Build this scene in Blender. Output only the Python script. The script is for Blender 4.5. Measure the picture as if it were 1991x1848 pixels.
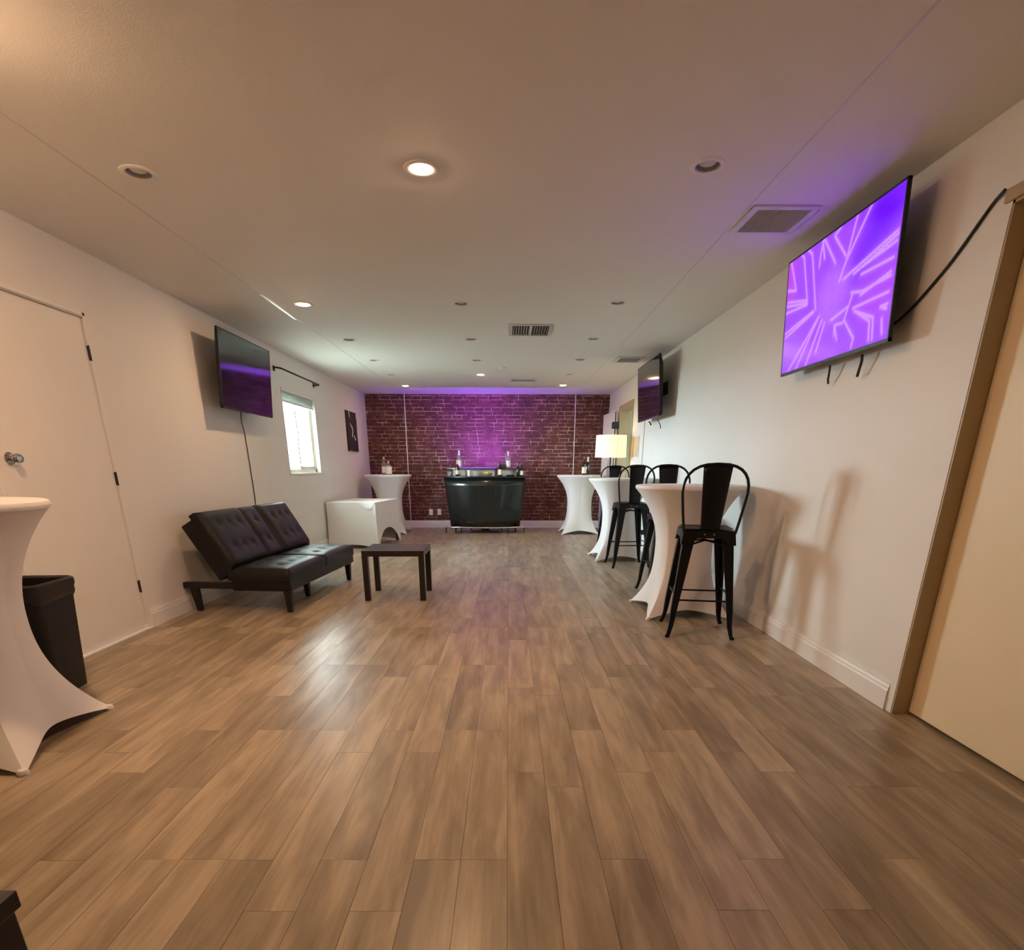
import bpy, bmesh, math, random
from mathutils import Matrix, Vector
random.seed(7)
for o in list(bpy.data.objects): bpy.data.objects.remove(o, do_unlink=True)
scene = bpy.context.scene
COL = scene.collection
PI = math.pi

# ------------------------------------------------------------------ camera
FPX, PPY, PITCH, YAW, ROLL, EYE = 1100.0, 1289.811, 0.3334, 0.00602, 0.00196, 1.15
cam_d = bpy.data.cameras.new('camera'); cam = bpy.data.objects.new('camera', cam_d); COL.objects.link(cam)
cam_d.sensor_fit = 'HORIZONTAL'; cam_d.sensor_width = 36.0; cam_d.lens = FPX / 1991.0 * 36.0
cam_d.shift_y = (PPY - 924.0) / 1991.0
cam_d.clip_start = 0.02; cam_d.clip_end = 200
_f = Vector((math.sin(YAW) * math.cos(PITCH), math.cos(YAW) * math.cos(PITCH), -math.sin(PITCH)))
_r = Vector((math.cos(YAW), -math.sin(YAW), 0)); _u = _r.cross(_f)
_r2 = _r * math.cos(ROLL) + _u * math.sin(ROLL); _u2 = _r2.cross(_f)
cam.matrix_world = Matrix(((_r2.x, _u2.x, -_f.x, 0), (_r2.y, _u2.y, -_f.y, 0), (_r2.z, _u2.z, -_f.z, EYE), (0, 0, 0, 1)))
scene.camera = cam

# ------------------------------------------------------------------ world, exposure
world = bpy.data.worlds.new('sky'); scene.world = world; world.use_nodes = True
_bg = world.node_tree.nodes['Background']
_bg.inputs[0].default_value = (0.79, 0.91, 1.0, 1); _bg.inputs[1].default_value = 54.0
vs = scene.view_settings
vs.view_transform = 'Standard'; vs.look = 'None'; vs.gamma = 1.0; vs.use_curve_mapping = False
vs.exposure = 0.88
scene.cycles.sample_clamp_indirect = 14.0
scene.cycles.sample_clamp_direct = 8.0
scene.cycles.max_bounces = 8; scene.cycles.diffuse_bounces = 5; scene.cycles.transmission_bounces = 6; scene.cycles.glossy_bounces = 3
def portal(loc, rot, sx, sy):
    l = bpy.data.lights.new('daylight_portal', 'AREA'); l.shape = 'RECTANGLE'; l.size = sx; l.size_y = sy
    l.cycles.is_portal = True
    o = bpy.data.objects.new('daylight_portal', l); COL.objects.link(o); o.location = loc; o.rotation_euler = rot
portal((-2.70 - 0.14, 8.0, 1.56), (0, -PI / 2, 0), 0.98, 1.2)
portal((1.90 + 0.13 + 0.71, 8.78, 1.45), (-PI / 2, 0, 0), 0.18, 1.0)
WARM = (1.0, 0.60, 0.33)
BULB_POWER = 500.0
PURPLE = (0.30, 0.045, 1.0)

# ------------------------------------------------------------------ room numbers
XL, XR, YB, CZ = -2.70, 1.90, 11.652, 2.44
YF = -5.0
SEAM_L, SEAM_R = -1.957, 1.255

# ------------------------------------------------------------------ mesh helpers
class MB:
    def __init__(s): s.v = []; s.f = []
    def add(s, vs_, fs):
        n = len(s.v); s.v += [tuple(p) for p in vs_]; s.f += [tuple(i + n for i in f) for f in fs]; return s
    def box(s, x0, x1, y0, y1, z0, z1):
        return s.add([(x0,y0,z0),(x1,y0,z0),(x1,y1,z0),(x0,y1,z0),(x0,y0,z1),(x1,y0,z1),(x1,y1,z1),(x0,y1,z1)],
                     [(0,3,2,1),(4,5,6,7),(0,1,5,4),(1,2,6,5),(2,3,7,6),(3,0,4,7)])
    def hexa(s, b, t):
        return s.add(list(b) + list(t), [(0,3,2,1),(4,5,6,7),(0,1,5,4),(1,2,6,5),(2,3,7,6),(3,0,4,7)])
    def tube(s, pts, r, n=10, caps=True):
        pts = [Vector(p) for p in pts]; k = len(pts)
        rs = r if isinstance(r, (list, tuple)) else [r] * k
        t0 = (pts[1] - pts[0]).normalized()
        a = t0.orthogonal().normalized(); rings = []
        for i, p in enumerate(pts):
            t = (pts[min(i+1, k-1)] - pts[max(i-1, 0)]).normalized()
            a = (a - t * a.dot(t)).normalized(); b = t.cross(a)
            rings.append([p + (a * math.cos(2*PI*j/n) + b * math.sin(2*PI*j/n)) * rs[i] for j in range(n)])
        vs_ = [q for ring in rings for q in ring]; fs = []
        for i in range(k-1):
            for j in range(n):
                fs.append((i*n+j, i*n+(j+1) % n, (i+1)*n+(j+1) % n, (i+1)*n+j))
        if caps: fs += [tuple(range(n-1, -1, -1)), tuple((k-1)*n + j for j in range(n))]
        return s.add(vs_, fs)
    def lathe(s, prof, n=24, cx=0, cy=0):
        vs_ = []; fs = []
        for (r, z) in prof:
            for j in range(n): vs_.append((cx + r*math.cos(2*PI*j/n), cy + r*math.sin(2*PI*j/n), z))
        for i in range(len(prof)-1):
            for j in range(n): fs.append((i*n+j, i*n+(j+1) % n, (i+1)*n+(j+1) % n, (i+1)*n+j))
        if prof[0][0] > 1e-6: fs.append(tuple(range(n-1, -1, -1)))
        if prof[-1][0] > 1e-6: fs.append(tuple((len(prof)-1)*n + j for j in range(n)))
        return s.add(vs_, fs)
    def ringlathe(s, prof, n=24):
        vs_ = []; fs = []; k = len(prof)
        for (r, z) in prof:
            for j in range(n): vs_.append((r*math.cos(2*PI*j/n), r*math.sin(2*PI*j/n), z))
        for i in range(k):
            for j in range(n): fs.append((i*n+j, i*n+(j+1) % n, ((i+1) % k)*n+(j+1) % n, ((i+1) % k)*n+j))
        return s.add(vs_, fs)
    def grid(s, fn, nu, nv, wrap=False):
        vs_ = []; fs = []; w = nu if wrap else nu + 1
        for j in range(nv+1):
            for i in range(w): vs_.append(fn(i/nu, j/nv))
        for j in range(nv):
            for i in range(nu):
                i2 = (i+1) % w
                fs.append((j*w+i, j*w+i2, (j+1)*w+i2, (j+1)*w+i))
        return s.add(vs_, fs)
    def mesh(s, name, smooth=False, bevel=0, seg=2, weld=False):
        me = bpy.data.meshes.new(name); me.from_pydata(s.v, [], s.f)
        bm = bmesh.new(); bm.from_mesh(me)
        bmesh.ops.remove_doubles(bm, verts=bm.verts, dist=1e-6)
        bmesh.ops.recalc_face_normals(bm, faces=bm.faces)
        if bevel:
            es = [e for e in bm.edges if len(e.link_faces) == 2 and e.calc_face_angle(0) > 0.5]
            bmesh.ops.bevel(bm, geom=es, offset=bevel, segments=seg, profile=0.5, affect='EDGES', clamp_overlap=True)
        if smooth:
            for f in bm.faces: f.smooth = True
            for e in bm.edges:
                if len(e.link_faces) == 2 and e.calc_face_angle(0) > 0.75: e.smooth = False
        bm.to_mesh(me); bm.free(); me.update()
        return me

def link(name, me, mat, parent=None, loc=(0,0,0), rot=(0,0,0), scale=(1,1,1)):
    o = bpy.data.objects.new(name, me); COL.objects.link(o)
    if mat is not None and me is not None and len(me.materials) == 0: me.materials.append(mat)
    o.parent = parent; o.location = loc; o.rotation_euler = rot; o.scale = scale
    return o
def obj(name, mb, mat, parent=None, smooth=False, bevel=0, seg=2, loc=(0,0,0), rot=(0,0,0)):
    return link(name, mb.mesh(name, smooth, bevel, seg), mat, parent, loc, rot)
def tag(o, label, cat, group=None):
    o['label'] = label; o['category'] = cat
    if group: o['group'] = group
    return o
def thing(name, label, cat, loc=(0,0,0), rz=0, group=None):
    o = bpy.data.objects.new(name, None); COL.objects.link(o); o.empty_display_size = 0.1
    o.location = loc; o.rotation_euler = (0, 0, rz)
    return tag(o, label, cat, group)
def struct(o, label=None):
    o['kind'] = 'structure'
    if label: o['label'] = label
    return o
def copy_tree(o, parent=None):
    c = o.copy(); COL.objects.link(c); c.parent = parent
    for ch in list(o.children): copy_tree(ch, c)
    return c
def Bx(x0, x1, y0, y1, z0, z1): return MB().box(x0, x1, y0, y1, z0, z1)

# ------------------------------------------------------------------ materials
def nodes(name):
    m = bpy.data.materials.new(name); m.use_nodes = True
    nt = m.node_tree; return m, nt, nt.nodes['Principled BSDF']
def N(nt, t, **kw):
    n = nt.nodes.new(t)
    for k, v in kw.items(): setattr(n, k, v)
    return n
def pmat(name, col, rough=0.5, var=0.06, scale=12.0, bump=0.0, bscale=None, metal=0.0, spec=0.5, coat=0.0, stretch=(1,1,1), trans=0.0, ior=1.45, sheen=0.0):
    m, nt, p = nodes(name); L = nt.links.new
    tc = N(nt, 'ShaderNodeTexCoord'); mp = N(nt, 'ShaderNodeMapping'); mp.inputs['Scale'].default_value = stretch
    L(tc.outputs['Object'], mp.inputs[0])
    nz = N(nt, 'ShaderNodeTexNoise'); nz.inputs['Scale'].default_value = scale; nz.inputs['Detail'].default_value = 4
    L(mp.outputs[0], nz.inputs['Vector'])
    mx = N(nt, 'ShaderNodeMix', data_type='RGBA')
    a = [max(0, c * (1 - var)) for c in col]; b = [min(1, c * (1 + var)) for c in col]
    mx.inputs[6].default_value = (*a, 1); mx.inputs[7].default_value = (*b, 1)
    L(nz.outputs[0], mx.inputs[0]); L(mx.outputs[2], p.inputs['Base Color'])
    p.inputs['Roughness'].default_value = rough; p.inputs['Metallic'].default_value = metal
    p.inputs['Specular IOR Level'].default_value = spec; p.inputs['Coat Weight'].default_value = coat
    p.inputs['Transmission Weight'].default_value = trans; p.inputs['IOR'].default_value = ior
    p.inputs['Sheen Weight'].default_value = sheen
    if bump:
        bz = N(nt, 'ShaderNodeTexNoise'); bz.inputs['Scale'].default_value = bscale or scale * 6; bz.inputs['Detail'].default_value = 3
        L(mp.outputs[0], bz.inputs['Vector'])
        bp = N(nt, 'ShaderNodeBump'); bp.inputs['Strength'].default_value = bump; bp.inputs['Distance'].default_value = 0.004
        L(bz.outputs[0], bp.inputs['Height']); L(bp.outputs[0], p.inputs['Normal'])
    return m
def emat(name, col, strength, base=(0.8,0.8,0.8)):
    m, nt, p = nodes(name)
    nz = N(nt, 'ShaderNodeTexNoise'); nz.inputs['Scale'].default_value = 8
    mx = N(nt, 'ShaderNodeMix', data_type='RGBA'); mx.inputs[6].default_value = (*[c*0.97 for c in base], 1); mx.inputs[7].default_value = (*base, 1)
    nt.links.new(nz.outputs[0], mx.inputs[0]); nt.links.new(mx.outputs[2], p.inputs['Base Color'])
    p.inputs['Emission Color'].default_value = (*col, 1); p.inputs['Emission Strength'].default_value = strength
    return m

def floor_mat():
    m, nt, p = nodes('wood_plank'); L = nt.links.new
    g = N(nt, 'ShaderNodeNewGeometry'); oi = N(nt, 'ShaderNodeObjectInfo')
    mul = N(nt, 'ShaderNodeMath', operation='MULTIPLY'); mul.inputs[1].default_value = 57.0
    L(oi.outputs['Random'], mul.inputs[0])
    cmb = N(nt, 'ShaderNodeCombineXYZ'); L(mul.outputs[0], cmb.inputs[0]); L(mul.outputs[0], cmb.inputs[1])
    def layer(sx, sy, detail, rough=0.55):
        mp = N(nt, 'ShaderNodeMapping'); mp.inputs['Scale'].default_value = (sx, sy, 1)
        L(g.outputs['Position'], mp.inputs[0])
        ad = N(nt, 'ShaderNodeVectorMath', operation='ADD'); L(mp.outputs[0], ad.inputs[0]); L(cmb.outputs[0], ad.inputs[1])
        nz = N(nt, 'ShaderNodeTexNoise'); nz.inputs['Scale'].default_value = 1; nz.inputs['Detail'].default_value = detail; nz.inputs['Roughness'].default_value = rough
        nz.inputs['Distortion'].default_value = 0.35
        L(ad.outputs[0], nz.inputs['Vector']); return nz
    n1 = layer(13, 1.9, 3); n2 = layer(70, 3.0, 5, 0.65)
    a = N(nt, 'ShaderNodeMath', operation='MULTIPLY_ADD'); a.inputs[1].default_value = 0.22; L(n2.outputs[0], a.inputs[0])
    b = N(nt, 'ShaderNodeMath', operation='MULTIPLY'); b.inputs[1].default_value = 0.66; L(n1.outputs[0], b.inputs[0])
    L(b.outputs[0], a.inputs[2])
    c = N(nt, 'ShaderNodeMath', operation='MULTIPLY_ADD'); c.inputs[1].default_value = 0.17; L(oi.outputs['Random'], c.inputs[0]); L(a.outputs[0], c.inputs[2])
    r = N(nt, 'ShaderNodeValToRGB'); e = r.color_ramp.elements
    e[0].position = 0.36; e[0].color = (0.210, 0.160, 0.104, 1)
    e[1].position = 0.70; e[1].color = (0.505, 0.410, 0.285, 1)
    k = e.new(0.53); k.color = (0.340, 0.268, 0.182, 1)
    L(c.outputs[0], r.inputs[0]); L(r.outputs[0], p.inputs['Base Color'])
    rr = N(nt, 'ShaderNodeMapRange'); rr.inputs['To Min'].default_value = 0.42; rr.inputs['To Max'].default_value = 0.30
    L(n1.outputs[0], rr.inputs[0]); L(rr.outputs[0], p.inputs['Roughness'])
    bp = N(nt, 'ShaderNodeBump'); bp.inputs['Strength'].default_value = 0.10; bp.inputs['Distance'].default_value = 0.002
    L(n2.outputs[0], bp.inputs['Height']); L(bp.outputs[0], p.inputs['Normal'])
    return m
def brick_mat():
    m, nt, p = nodes('brick_face'); L = nt.links.new
    g = N(nt, 'ShaderNodeNewGeometry')
    n1 = N(nt, 'ShaderNodeTexNoise'); n1.inputs['Scale'].default_value = 5.5; n1.inputs['Detail'].default_value = 3
    n2 = N(nt, 'ShaderNodeTexNoise'); n2.inputs['Scale'].default_value = 38; n2.inputs['Detail'].default_value = 4
    for n in (n1, n2): L(g.outputs['Position'], n.inputs['Vector'])
    a = N(nt, 'ShaderNodeMath', operation='MULTIPLY_ADD'); a.inputs[1].default_value = 0.6; L(n1.outputs[0], a.inputs[0])
    b = N(nt, 'ShaderNodeMath', operation='MULTIPLY'); b.inputs[1].default_value = 0.4; L(n2.outputs[0], b.inputs[0]); L(b.outputs[0], a.inputs[2])
    r = N(nt, 'ShaderNodeValToRGB'); e = r.color_ramp.elements
    e[0].position = 0.36; e[0].color = (0.060, 0.014, 0.010, 1)
    e[1].position = 0.68; e[1].color = (0.205, 0.070, 0.048, 1)
    k = e.new(0.5); k.color = (0.112, 0.028, 0.020, 1)
    L(a.outputs[0], r.inputs[0]); L(r.outputs[0], p.inputs['Base Color']); p.inputs['Roughness'].default_value = 0.75
    bp = N(nt, 'ShaderNodeBump'); bp.inputs['Strength'].default_value = 0.3; bp.inputs['Distance'].default_value = 0.004
    L(n2.outputs[0], bp.inputs['Height']); L(bp.outputs[0], p.inputs['Normal'])
    return m
def mortar_mat():
    m, nt, p = nodes('mortar'); L = nt.links.new
    g = N(nt, 'ShaderNodeNewGeometry')
    mp = N(nt, 'ShaderNodeMapping'); mp.inputs['Scale'].default_value = (4.2, 4.2, 9); L(g.outputs['Position'], mp.inputs[0])
    n1 = N(nt, 'ShaderNodeTexNoise'); n1.inputs['Scale'].default_value = 1; n1.inputs['Detail'].default_value = 4
    L(mp.outputs[0], n1.inputs['Vector'])
    r = N(nt, 'ShaderNodeValToRGB'); e = r.color_ramp.elements
    e[0].position = 0.40; e[0].color = (0.13, 0.055, 0.04, 1)
    e[1].position = 0.70; e[1].color = (0.72, 0.56, 0.46, 1)
    L(n1.outputs[0], r.inputs[0]); L(r.outputs[0], p.inputs['Base Color']); p.inputs['Roughness'].default_value = 0.85
    return m
def screen_mat():
    m, nt, p = nodes('lit_screen')
    at = N(nt, 'ShaderNodeVertexColor'); at.layer_name = 'picture'
    nt.links.new(at.outputs[0], p.inputs['Emission Color']); p.inputs['Emission Strength'].default_value = 0.92
    p.inputs['Base Color'].default_value = (0.01, 0.01, 0.012, 1); p.inputs['Roughness'].default_value = 0.15
    return m

def thin_glass(name, tint):
    m, nt, p = nodes(name); L = nt.links.new
    nt.nodes.remove(p); out = nt.nodes['Material Output']
    tr = N(nt, 'ShaderNodeBsdfTransparent'); tr.inputs[0].default_value = (*tint, 1)
    gl = N(nt, 'ShaderNodeBsdfGlossy'); gl.inputs['Roughness'].default_value = 0.02
    mx = N(nt, 'ShaderNodeMixShader'); mx.inputs[0].default_value = 0.05; L(tr.outputs[0], mx.inputs[1]); L(gl.outputs[0], mx.inputs[2])
    L(mx.outputs[0], out.inputs[0]); return m

def translucent(name, col, k):
    m, nt, p = nodes(name); L = nt.links.new; out = nt.nodes['Material Output']
    p.inputs['Base Color'].default_value = (*col, 1); p.inputs['Roughness'].default_value = 0.5
    nz = N(nt, 'ShaderNodeTexNoise'); nz.inputs['Scale'].default_value = 30
    cr = N(nt, 'ShaderNodeMix', data_type='RGBA'); cr.inputs[6].default_value = (*[c * 0.95 for c in col], 1); cr.inputs[7].default_value = (*col, 1)
    L(nz.outputs[0], cr.inputs[0]); L(cr.outputs[2], p.inputs['Base Color'])
    tl = N(nt, 'ShaderNodeBsdfTranslucent'); L(cr.outputs[2], tl.inputs[0])
    mx = N(nt, 'ShaderNodeMixShader'); mx.inputs[0].default_value = k
    L(p.outputs[0], mx.inputs[1]); L(tl.outputs[0], mx.inputs[2]); L(mx.outputs[0], out.inputs[0]); return m

M = dict(
    wall=pmat('wall_paint', (0.80, 0.785, 0.76), 0.62, 0.025, 3, 0.12, 160),
    ceil=pmat('ceiling_paint', (0.80, 0.785, 0.755), 0.75, 0.02, 2.5, 0.15, 190),
    trim=pmat('trim_paint', (0.82, 0.81, 0.79), 0.42, 0.02, 8),
    doorw=pmat('white_door_paint', (0.81, 0.785, 0.755), 0.45, 0.025, 4),
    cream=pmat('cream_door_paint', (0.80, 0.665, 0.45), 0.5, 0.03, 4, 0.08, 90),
    cream_shaded=pmat('cream_frame_shaded', (0.44, 0.335, 0.195), 0.5, 0.04, 9),  # door cream darkened: the jamb's shade is put into the colour
    floorbase=pmat('floor_underlay', (0.035, 0.026, 0.018), 0.9, 0.1),
    plank=floor_mat(), brick=brick_mat(), mortar=mortar_mat(),
    cloth=pmat('white_spandex', (0.80, 0.79, 0.80), 0.6, 0.02, 14, 0.08, 420, sheen=0.15),
    stool=pmat('black_steel', (0.005, 0.005, 0.0055), 0.36, 0.2, 30, spec=0.3),
    steel=pmat('bolt_steel', (0.55, 0.54, 0.52), 0.3, 0.05, 40, metal=1.0),
    chrome=pmat('chrome', (0.86, 0.85, 0.84), 0.08, 0.02, 20, metal=1.0),
    leather=pmat('black_leather', (0.007, 0.007, 0.0075), 0.38, 0.2, 20, 0.35, 260, spec=0.32),
    sofaleg=pmat('sofa_leg_plastic', (0.010, 0.009, 0.008), 0.45, 0.1),
    blackwood=pmat('black_brown_laminate', (0.018, 0.014, 0.012), 0.33, 0.25, 6, stretch=(1, 12, 1)),
    barblack=pmat('black_gloss_laminate', (0.010, 0.014, 0.014), 0.22, 0.1, 5, coat=0.4),
    darkmetal=pmat('dark_metal', (0.03, 0.024, 0.024), 0.4, 0.1),
    mirror=pmat('mirror_panel', (0.80, 0.77, 0.66), 0.22, 0.02, 5, metal=0.35),  # beige base puts the bright room's reflection into the colour
    tvbody=pmat('tv_plastic', (0.008, 0.008, 0.009), 0.4, 0.1),
    tvscreen=pmat('dark_screen_glass', (0.004, 0.004, 0.005), 0.07, 0.05, 3, spec=0.75),
    cable=pmat('black_cable', (0.010, 0.009, 0.008), 0.5, 0.1),
    bin=pmat('bin_plastic', (0.010, 0.009, 0.009), 0.5, 0.15),
    bag=pmat('bin_bag', (0.014, 0.013, 0.012), 0.28, 0.2, 25, 0.5, 40),
    ring=pmat('light_trim_white', (0.78, 0.77, 0.75), 0.4, 0.02),
    can=pmat('light_can_grey', (0.40, 0.39, 0.38), 0.4, 0.05),
    bulb_off=pmat('bulb_frosted', (0.62, 0.61, 0.60), 0.45, 0.03),
    bulb_on=emat('bulb_glowing', WARM, BULB_POWER), bulb_mid=emat('bulb_glowing_softer', WARM, BULB_POWER * 0.6), bulb_far=emat('bulb_glowing_dim', WARM, BULB_POWER * 0.30),
    vent=pmat('vent_white', (0.66, 0.64, 0.62), 0.45, 0.03),
    ventd=pmat('vent_duct_dark', (0.05, 0.048, 0.045), 0.8, 0.1),
    slat=pmat('vent_slat', (0.46, 0.44, 0.42), 0.5, 0.04),
    glass=thin_glass('window_glass', (0.95, 1.0, 0.98)),
    slatb=translucent('blind_slat_translucent', (0.80, 0.86, 0.82), 0.05),
    blind=pmat('blind_slat', (0.78, 0.79, 0.78), 0.5, 0.03),
    vinyl=pmat('window_vinyl', (0.78, 0.72, 0.62), 0.4, 0.03),
    outlet=pmat('outlet_plastic', (0.85, 0.83, 0.82), 0.35, 0.01),
    canvas=pmat('canvas_black', (0.028, 0.022, 0.016), 0.55, 0.5, 9, 0.3, 300),
    paintw=pmat('canvas_white_paint', (0.75, 0.72, 0.64), 0.6, 0.08, 20),
    shade=emat('lit_lamp_shade', (1.0, 0.76, 0.42), 0.50, (0.85, 0.78, 0.62)),
    bottled=pmat('dark_bottle_glass', (0.012, 0.010, 0.007), 0.08, 0.1, 8, spec=0.7),
    bottleb=pmat('brown_bottle_glass', (0.06, 0.018, 0.008), 0.1, 0.1, 8, spec=0.7),
    bottlec=pmat('clear_bottle_glass', (0.93, 0.92, 0.96), 0.03, 0.01, 8, trans=0.85, ior=1.3),
    label=pmat('bottle_label', (0.80, 0.74, 0.60), 0.6, 0.04, 60),
    labelw=pmat('bottle_label_white', (0.84, 0.83, 0.83), 0.6, 0.03, 60),
    foil=pmat('gold_foil', (0.62, 0.42, 0.20), 0.4, 0.1, 60),
    foilw=pmat('white_foil', (0.80, 0.76, 0.76), 0.4, 0.03, 60),
    lemon=pmat('lemon_peel', (0.80, 0.60, 0.04), 0.45, 0.12, 40, 0.2, 200),
    led=emat('purple_led', PURPLE, 1000.0, (0.3, 0.3, 0.35)),
    leds=emat('blue_shelf_light', (0.14, 0.04, 1.0), 1.6, (0.2, 0.2, 0.3)),
    grass=pmat('outside_ground', (0.17, 0.17, 0.14), 0.9, 0.2, 2),
    hall=pmat('hall_paint', (0.74, 0.80, 0.66), 0.6, 0.03, 3),
    board=pmat('beige_board', (0.62, 0.47, 0.30), 0.5, 0.05, 9),
    knob=pmat('satin_nickel', (0.50, 0.48, 0.46), 0.22, 0.03, metal=1.0),
    hinge=pmat('dark_hinge', (0.05, 0.04, 0.035), 0.45, 0.1, metal=0.6),
)

# ------------------------------------------------------------------ floor
floor = struct(obj('floor', Bx(XL, XR, YF, YB, -0.10, -0.007), M['floorbase']), 'grey brown wood-look plank floor')
PW, PL = 0.1445, 0.914
def unit_plank():
    mb = MB(); b = 0.0012
    mb.hexa([(0,0,-0.007),(1,0,-0.007),(1,1,-0.007),(0,1,-0.007)], [(0,0,0),(1,0,0),(1,1,0),(0,1,0)])
    return mb.mesh('plank')
pm = unit_plank(); pm.materials.append(M['plank'])
JOINT = 4.15
planks = []
offs = [0.0, 0.532, 0.27, 0.70, 0.13, 0.42]
k0 = math.floor((XL + 0.149) / PW)
for k in range(k0, 40):
    x0 = -0.149 + k * PW; x1 = x0 + PW
    if x0 >= XR: break
    x0 = max(x0, XL); x1 = min(x1, XR)
    off = {-1: 0.0, -5: 0.0, -7: 0.918, 3: 0.0, -6: 0.918, 1: 0.532}.get(k, offs[(k * 5 + (k * k) // 3) % 6])
    for y_start, y_end, ph in ((YF, JOINT, 1.458 + off), (JOINT, YB, JOINT + (off * 1.7) % PL)):
        y = ph
        while y > y_start: y -= PL
        while y < y_end:
            a, b = max(y, y_start), min(y + PL, y_end)
            if b - a > 0.02: planks.append((x0, x1, a, b))
            y += PL
def plank_vis(p):
    x0, x1, a, b = p
    return b > 0.95 and abs((x0 + x1) / 2) < 0.98 * (b + 0.35) + 0.1
vis = sorted([p for p in planks if plank_vis(p)], key=lambda p: (p[2] + p[3]))
single = vis[:300]; ss = set(single)
for (x0, x1, a, b) in single:
    link('plank', pm, None, floor, (x0 + 0.0006, a + 0.0006, random.uniform(-0.0004, 0.0)), (0, 0, 0), (x1 - x0 - 0.0012, b - a - 0.0012, 1))
def rest_planks(sel):
    me_v = MB()
    for (x0, x1, a, b) in sel: me_v.box(x0 + 0.0008, x1 - 0.0008, a + 0.0008, b - 0.0008, -0.007, -0.0002)
    return me_v
rest = [p for p in planks if p not in ss]
ro = obj('plank_field', rest_planks(rest), M['plank'], floor); ro['kind'] = 'stuff'

# ------------------------------------------------------------------ ceiling with holes for the recessed lights
LIGHTS = [  # x, y, lit, label
    (-1.72, 3.24, 0, 'unlit recessed ceiling light nearest the white left door'),
    (-0.40, 3.185, 1, 'largest glowing recessed ceiling light, in the near middle of the ceiling'),
    (0.90, 3.15, 0, 'unlit recessed ceiling light near the lit purple television'),
    (-1.724, 5.48, 2, 'glowing recessed ceiling light above the black futon sofa'),
    (-0.398, 5.44, 0, 'unlit recessed ceiling light in the middle, just before the square air register'),
    (0.902, 5.40, 0, 'unlit dark recessed ceiling light, second in the right-hand row'),
    (-1.715, 6.87, 0, 'unlit recessed ceiling light, third in the left-hand row by the dark television'),
    (-0.402, 6.83, 0, 'unlit recessed ceiling light in the middle row just past the square air register'),
    (0.895, 6.79, 0, 'unlit recessed ceiling light, third in the right-hand row'),
    (-1.724, 8.11, 0, 'unlit recessed ceiling light, fourth in the left-hand row opposite the window'),
    (-0.408, 8.09, 0, 'unlit recessed ceiling light in the middle, just before the far glowing one'),
    (0.905, 8.02, 0, 'unlit recessed ceiling light, fourth in the right-hand row'),
    (-1.735, 9.30, 0, 'unlit recessed ceiling light, fifth in the left-hand row'),
    (-0.415, 9.27, 3, 'glowing recessed ceiling light in the far middle above the bar'),
    (0.89, 9.21, 0, 'unlit recessed ceiling light, fifth in the right-hand row'),
    (-1.733, 10.50, 3, 'glowing recessed ceiling light above the far left cocktail table'),
    (0.90, 10.38, 3, 'glowing recessed ceiling light above the far right cocktail table'),
    (-1.68, 2.16, 4, 'glowing recessed ceiling light over the nearest cocktail table'),
]
HH = 0.053
def ceil_mesh():
    mb = MB(); rows = {}
    holes = [(x - HH, x + HH, y - HH, y + HH) for x, y, *_ in LIGHTS]
    ys = sorted({YF, YB} | {v for h in holes for v in h[2:]})
    for ya, yb in zip(ys[:-1], ys[1:]):
        cut = sorted([(h[0], h[1]) for h in holes if h[2] < (ya + yb) / 2 < h[3]])
        x = XL
        for a, b in cut:
            mb.add([(x,ya,CZ),(x,yb,CZ),(a,yb,CZ),(a,ya,CZ)], [(0,1,2,3)]); x = b
        mb.add([(x,ya,CZ),(x,yb,CZ),(XR,yb,CZ),(XR,ya,CZ)], [(0,1,2,3)])
    mb.box(XL - 0.15, XR + 0.15, YF - 0.15, YB + 0.15, 2.60, 2.75)
    return mb
ceiling = struct(obj('ceiling', ceil_mesh(), M['ceil']), 'off-white painted ceiling')
for i, x in enumerate((SEAM_L, SEAM_R)):
    mb = MB()
    for y0, y1 in ((YF, 5.18), (5.95, YB)) if i == 0 else ((YF, YB),):
        mb.box(x - 0.005, x + 0.005, y0, y1, CZ - 0.0015, CZ + 0.001)
    s = struct(obj('trim_%d' % (i + 1), mb, M['vent'], None), 'thin joint strip running along the ceiling')
s = struct(obj('trim_3', MB().hexa([(SEAM_L-0.012,5.18,CZ-0.006),(SEAM_L+0.012,5.18,CZ-0.006),(SEAM_L+0.012,5.95,CZ-0.013),(SEAM_L-0.012,5.95,CZ-0.013)],
    [(SEAM_L-0.012,5.18,CZ+0.001),(SEAM_L+0.012,5.18,CZ+0.001),(SEAM_L+0.012,5.95,CZ+0.001),(SEAM_L-0.012,5.95,CZ+0.001)]), M['outlet']), 'loose white piece of joint strip on the ceiling')

# ------------------------------------------------------------------ walls
WT = 0.13
WIN = (7.40, 8.60, 1.07, 2.05)
DL = (3.16, 4.135, 2.07)      # left door opening
wl = MB()
x0, x1 = XL - WT, XL
wl.box(x0, x1, YF - WT, DL[0], 0, 2.6).box(x0, x1, DL[0], DL[1], DL[2], 2.6).box(x0, x1, DL[1], WIN[0], 0, 2.6)
wl.box(x0, x1, WIN[0], WIN[1], 0, WIN[2]).box(x0, x1, WIN[0], WIN[1], WIN[3], 2.6).box(x0, x1, WIN[1], YB + WT, 0, 2.6)
wall_left = struct(obj('wall_left', wl, M['wall']), 'white painted left wall')
DR = (1.58, 2.565, 2.10)      # near right door opening
DF = (9.44, 10.45, 2.06)      # far doorway in right wall
wr = MB(); x0, x1 = XR, XR + WT
wr.box(x0, x1, YF - WT, DR[0], 0, 2.6).box(x0, x1, DR[0], DR[1], DR[2], 2.6).box(x0, x1, DR[1], DF[0], 0, 2.6)
wr.box(x0, x1, DF[0], DF[1], DF[2], 2.6).box(x0, x1, DF[1], YB + WT, 0, 2.6)
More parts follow.
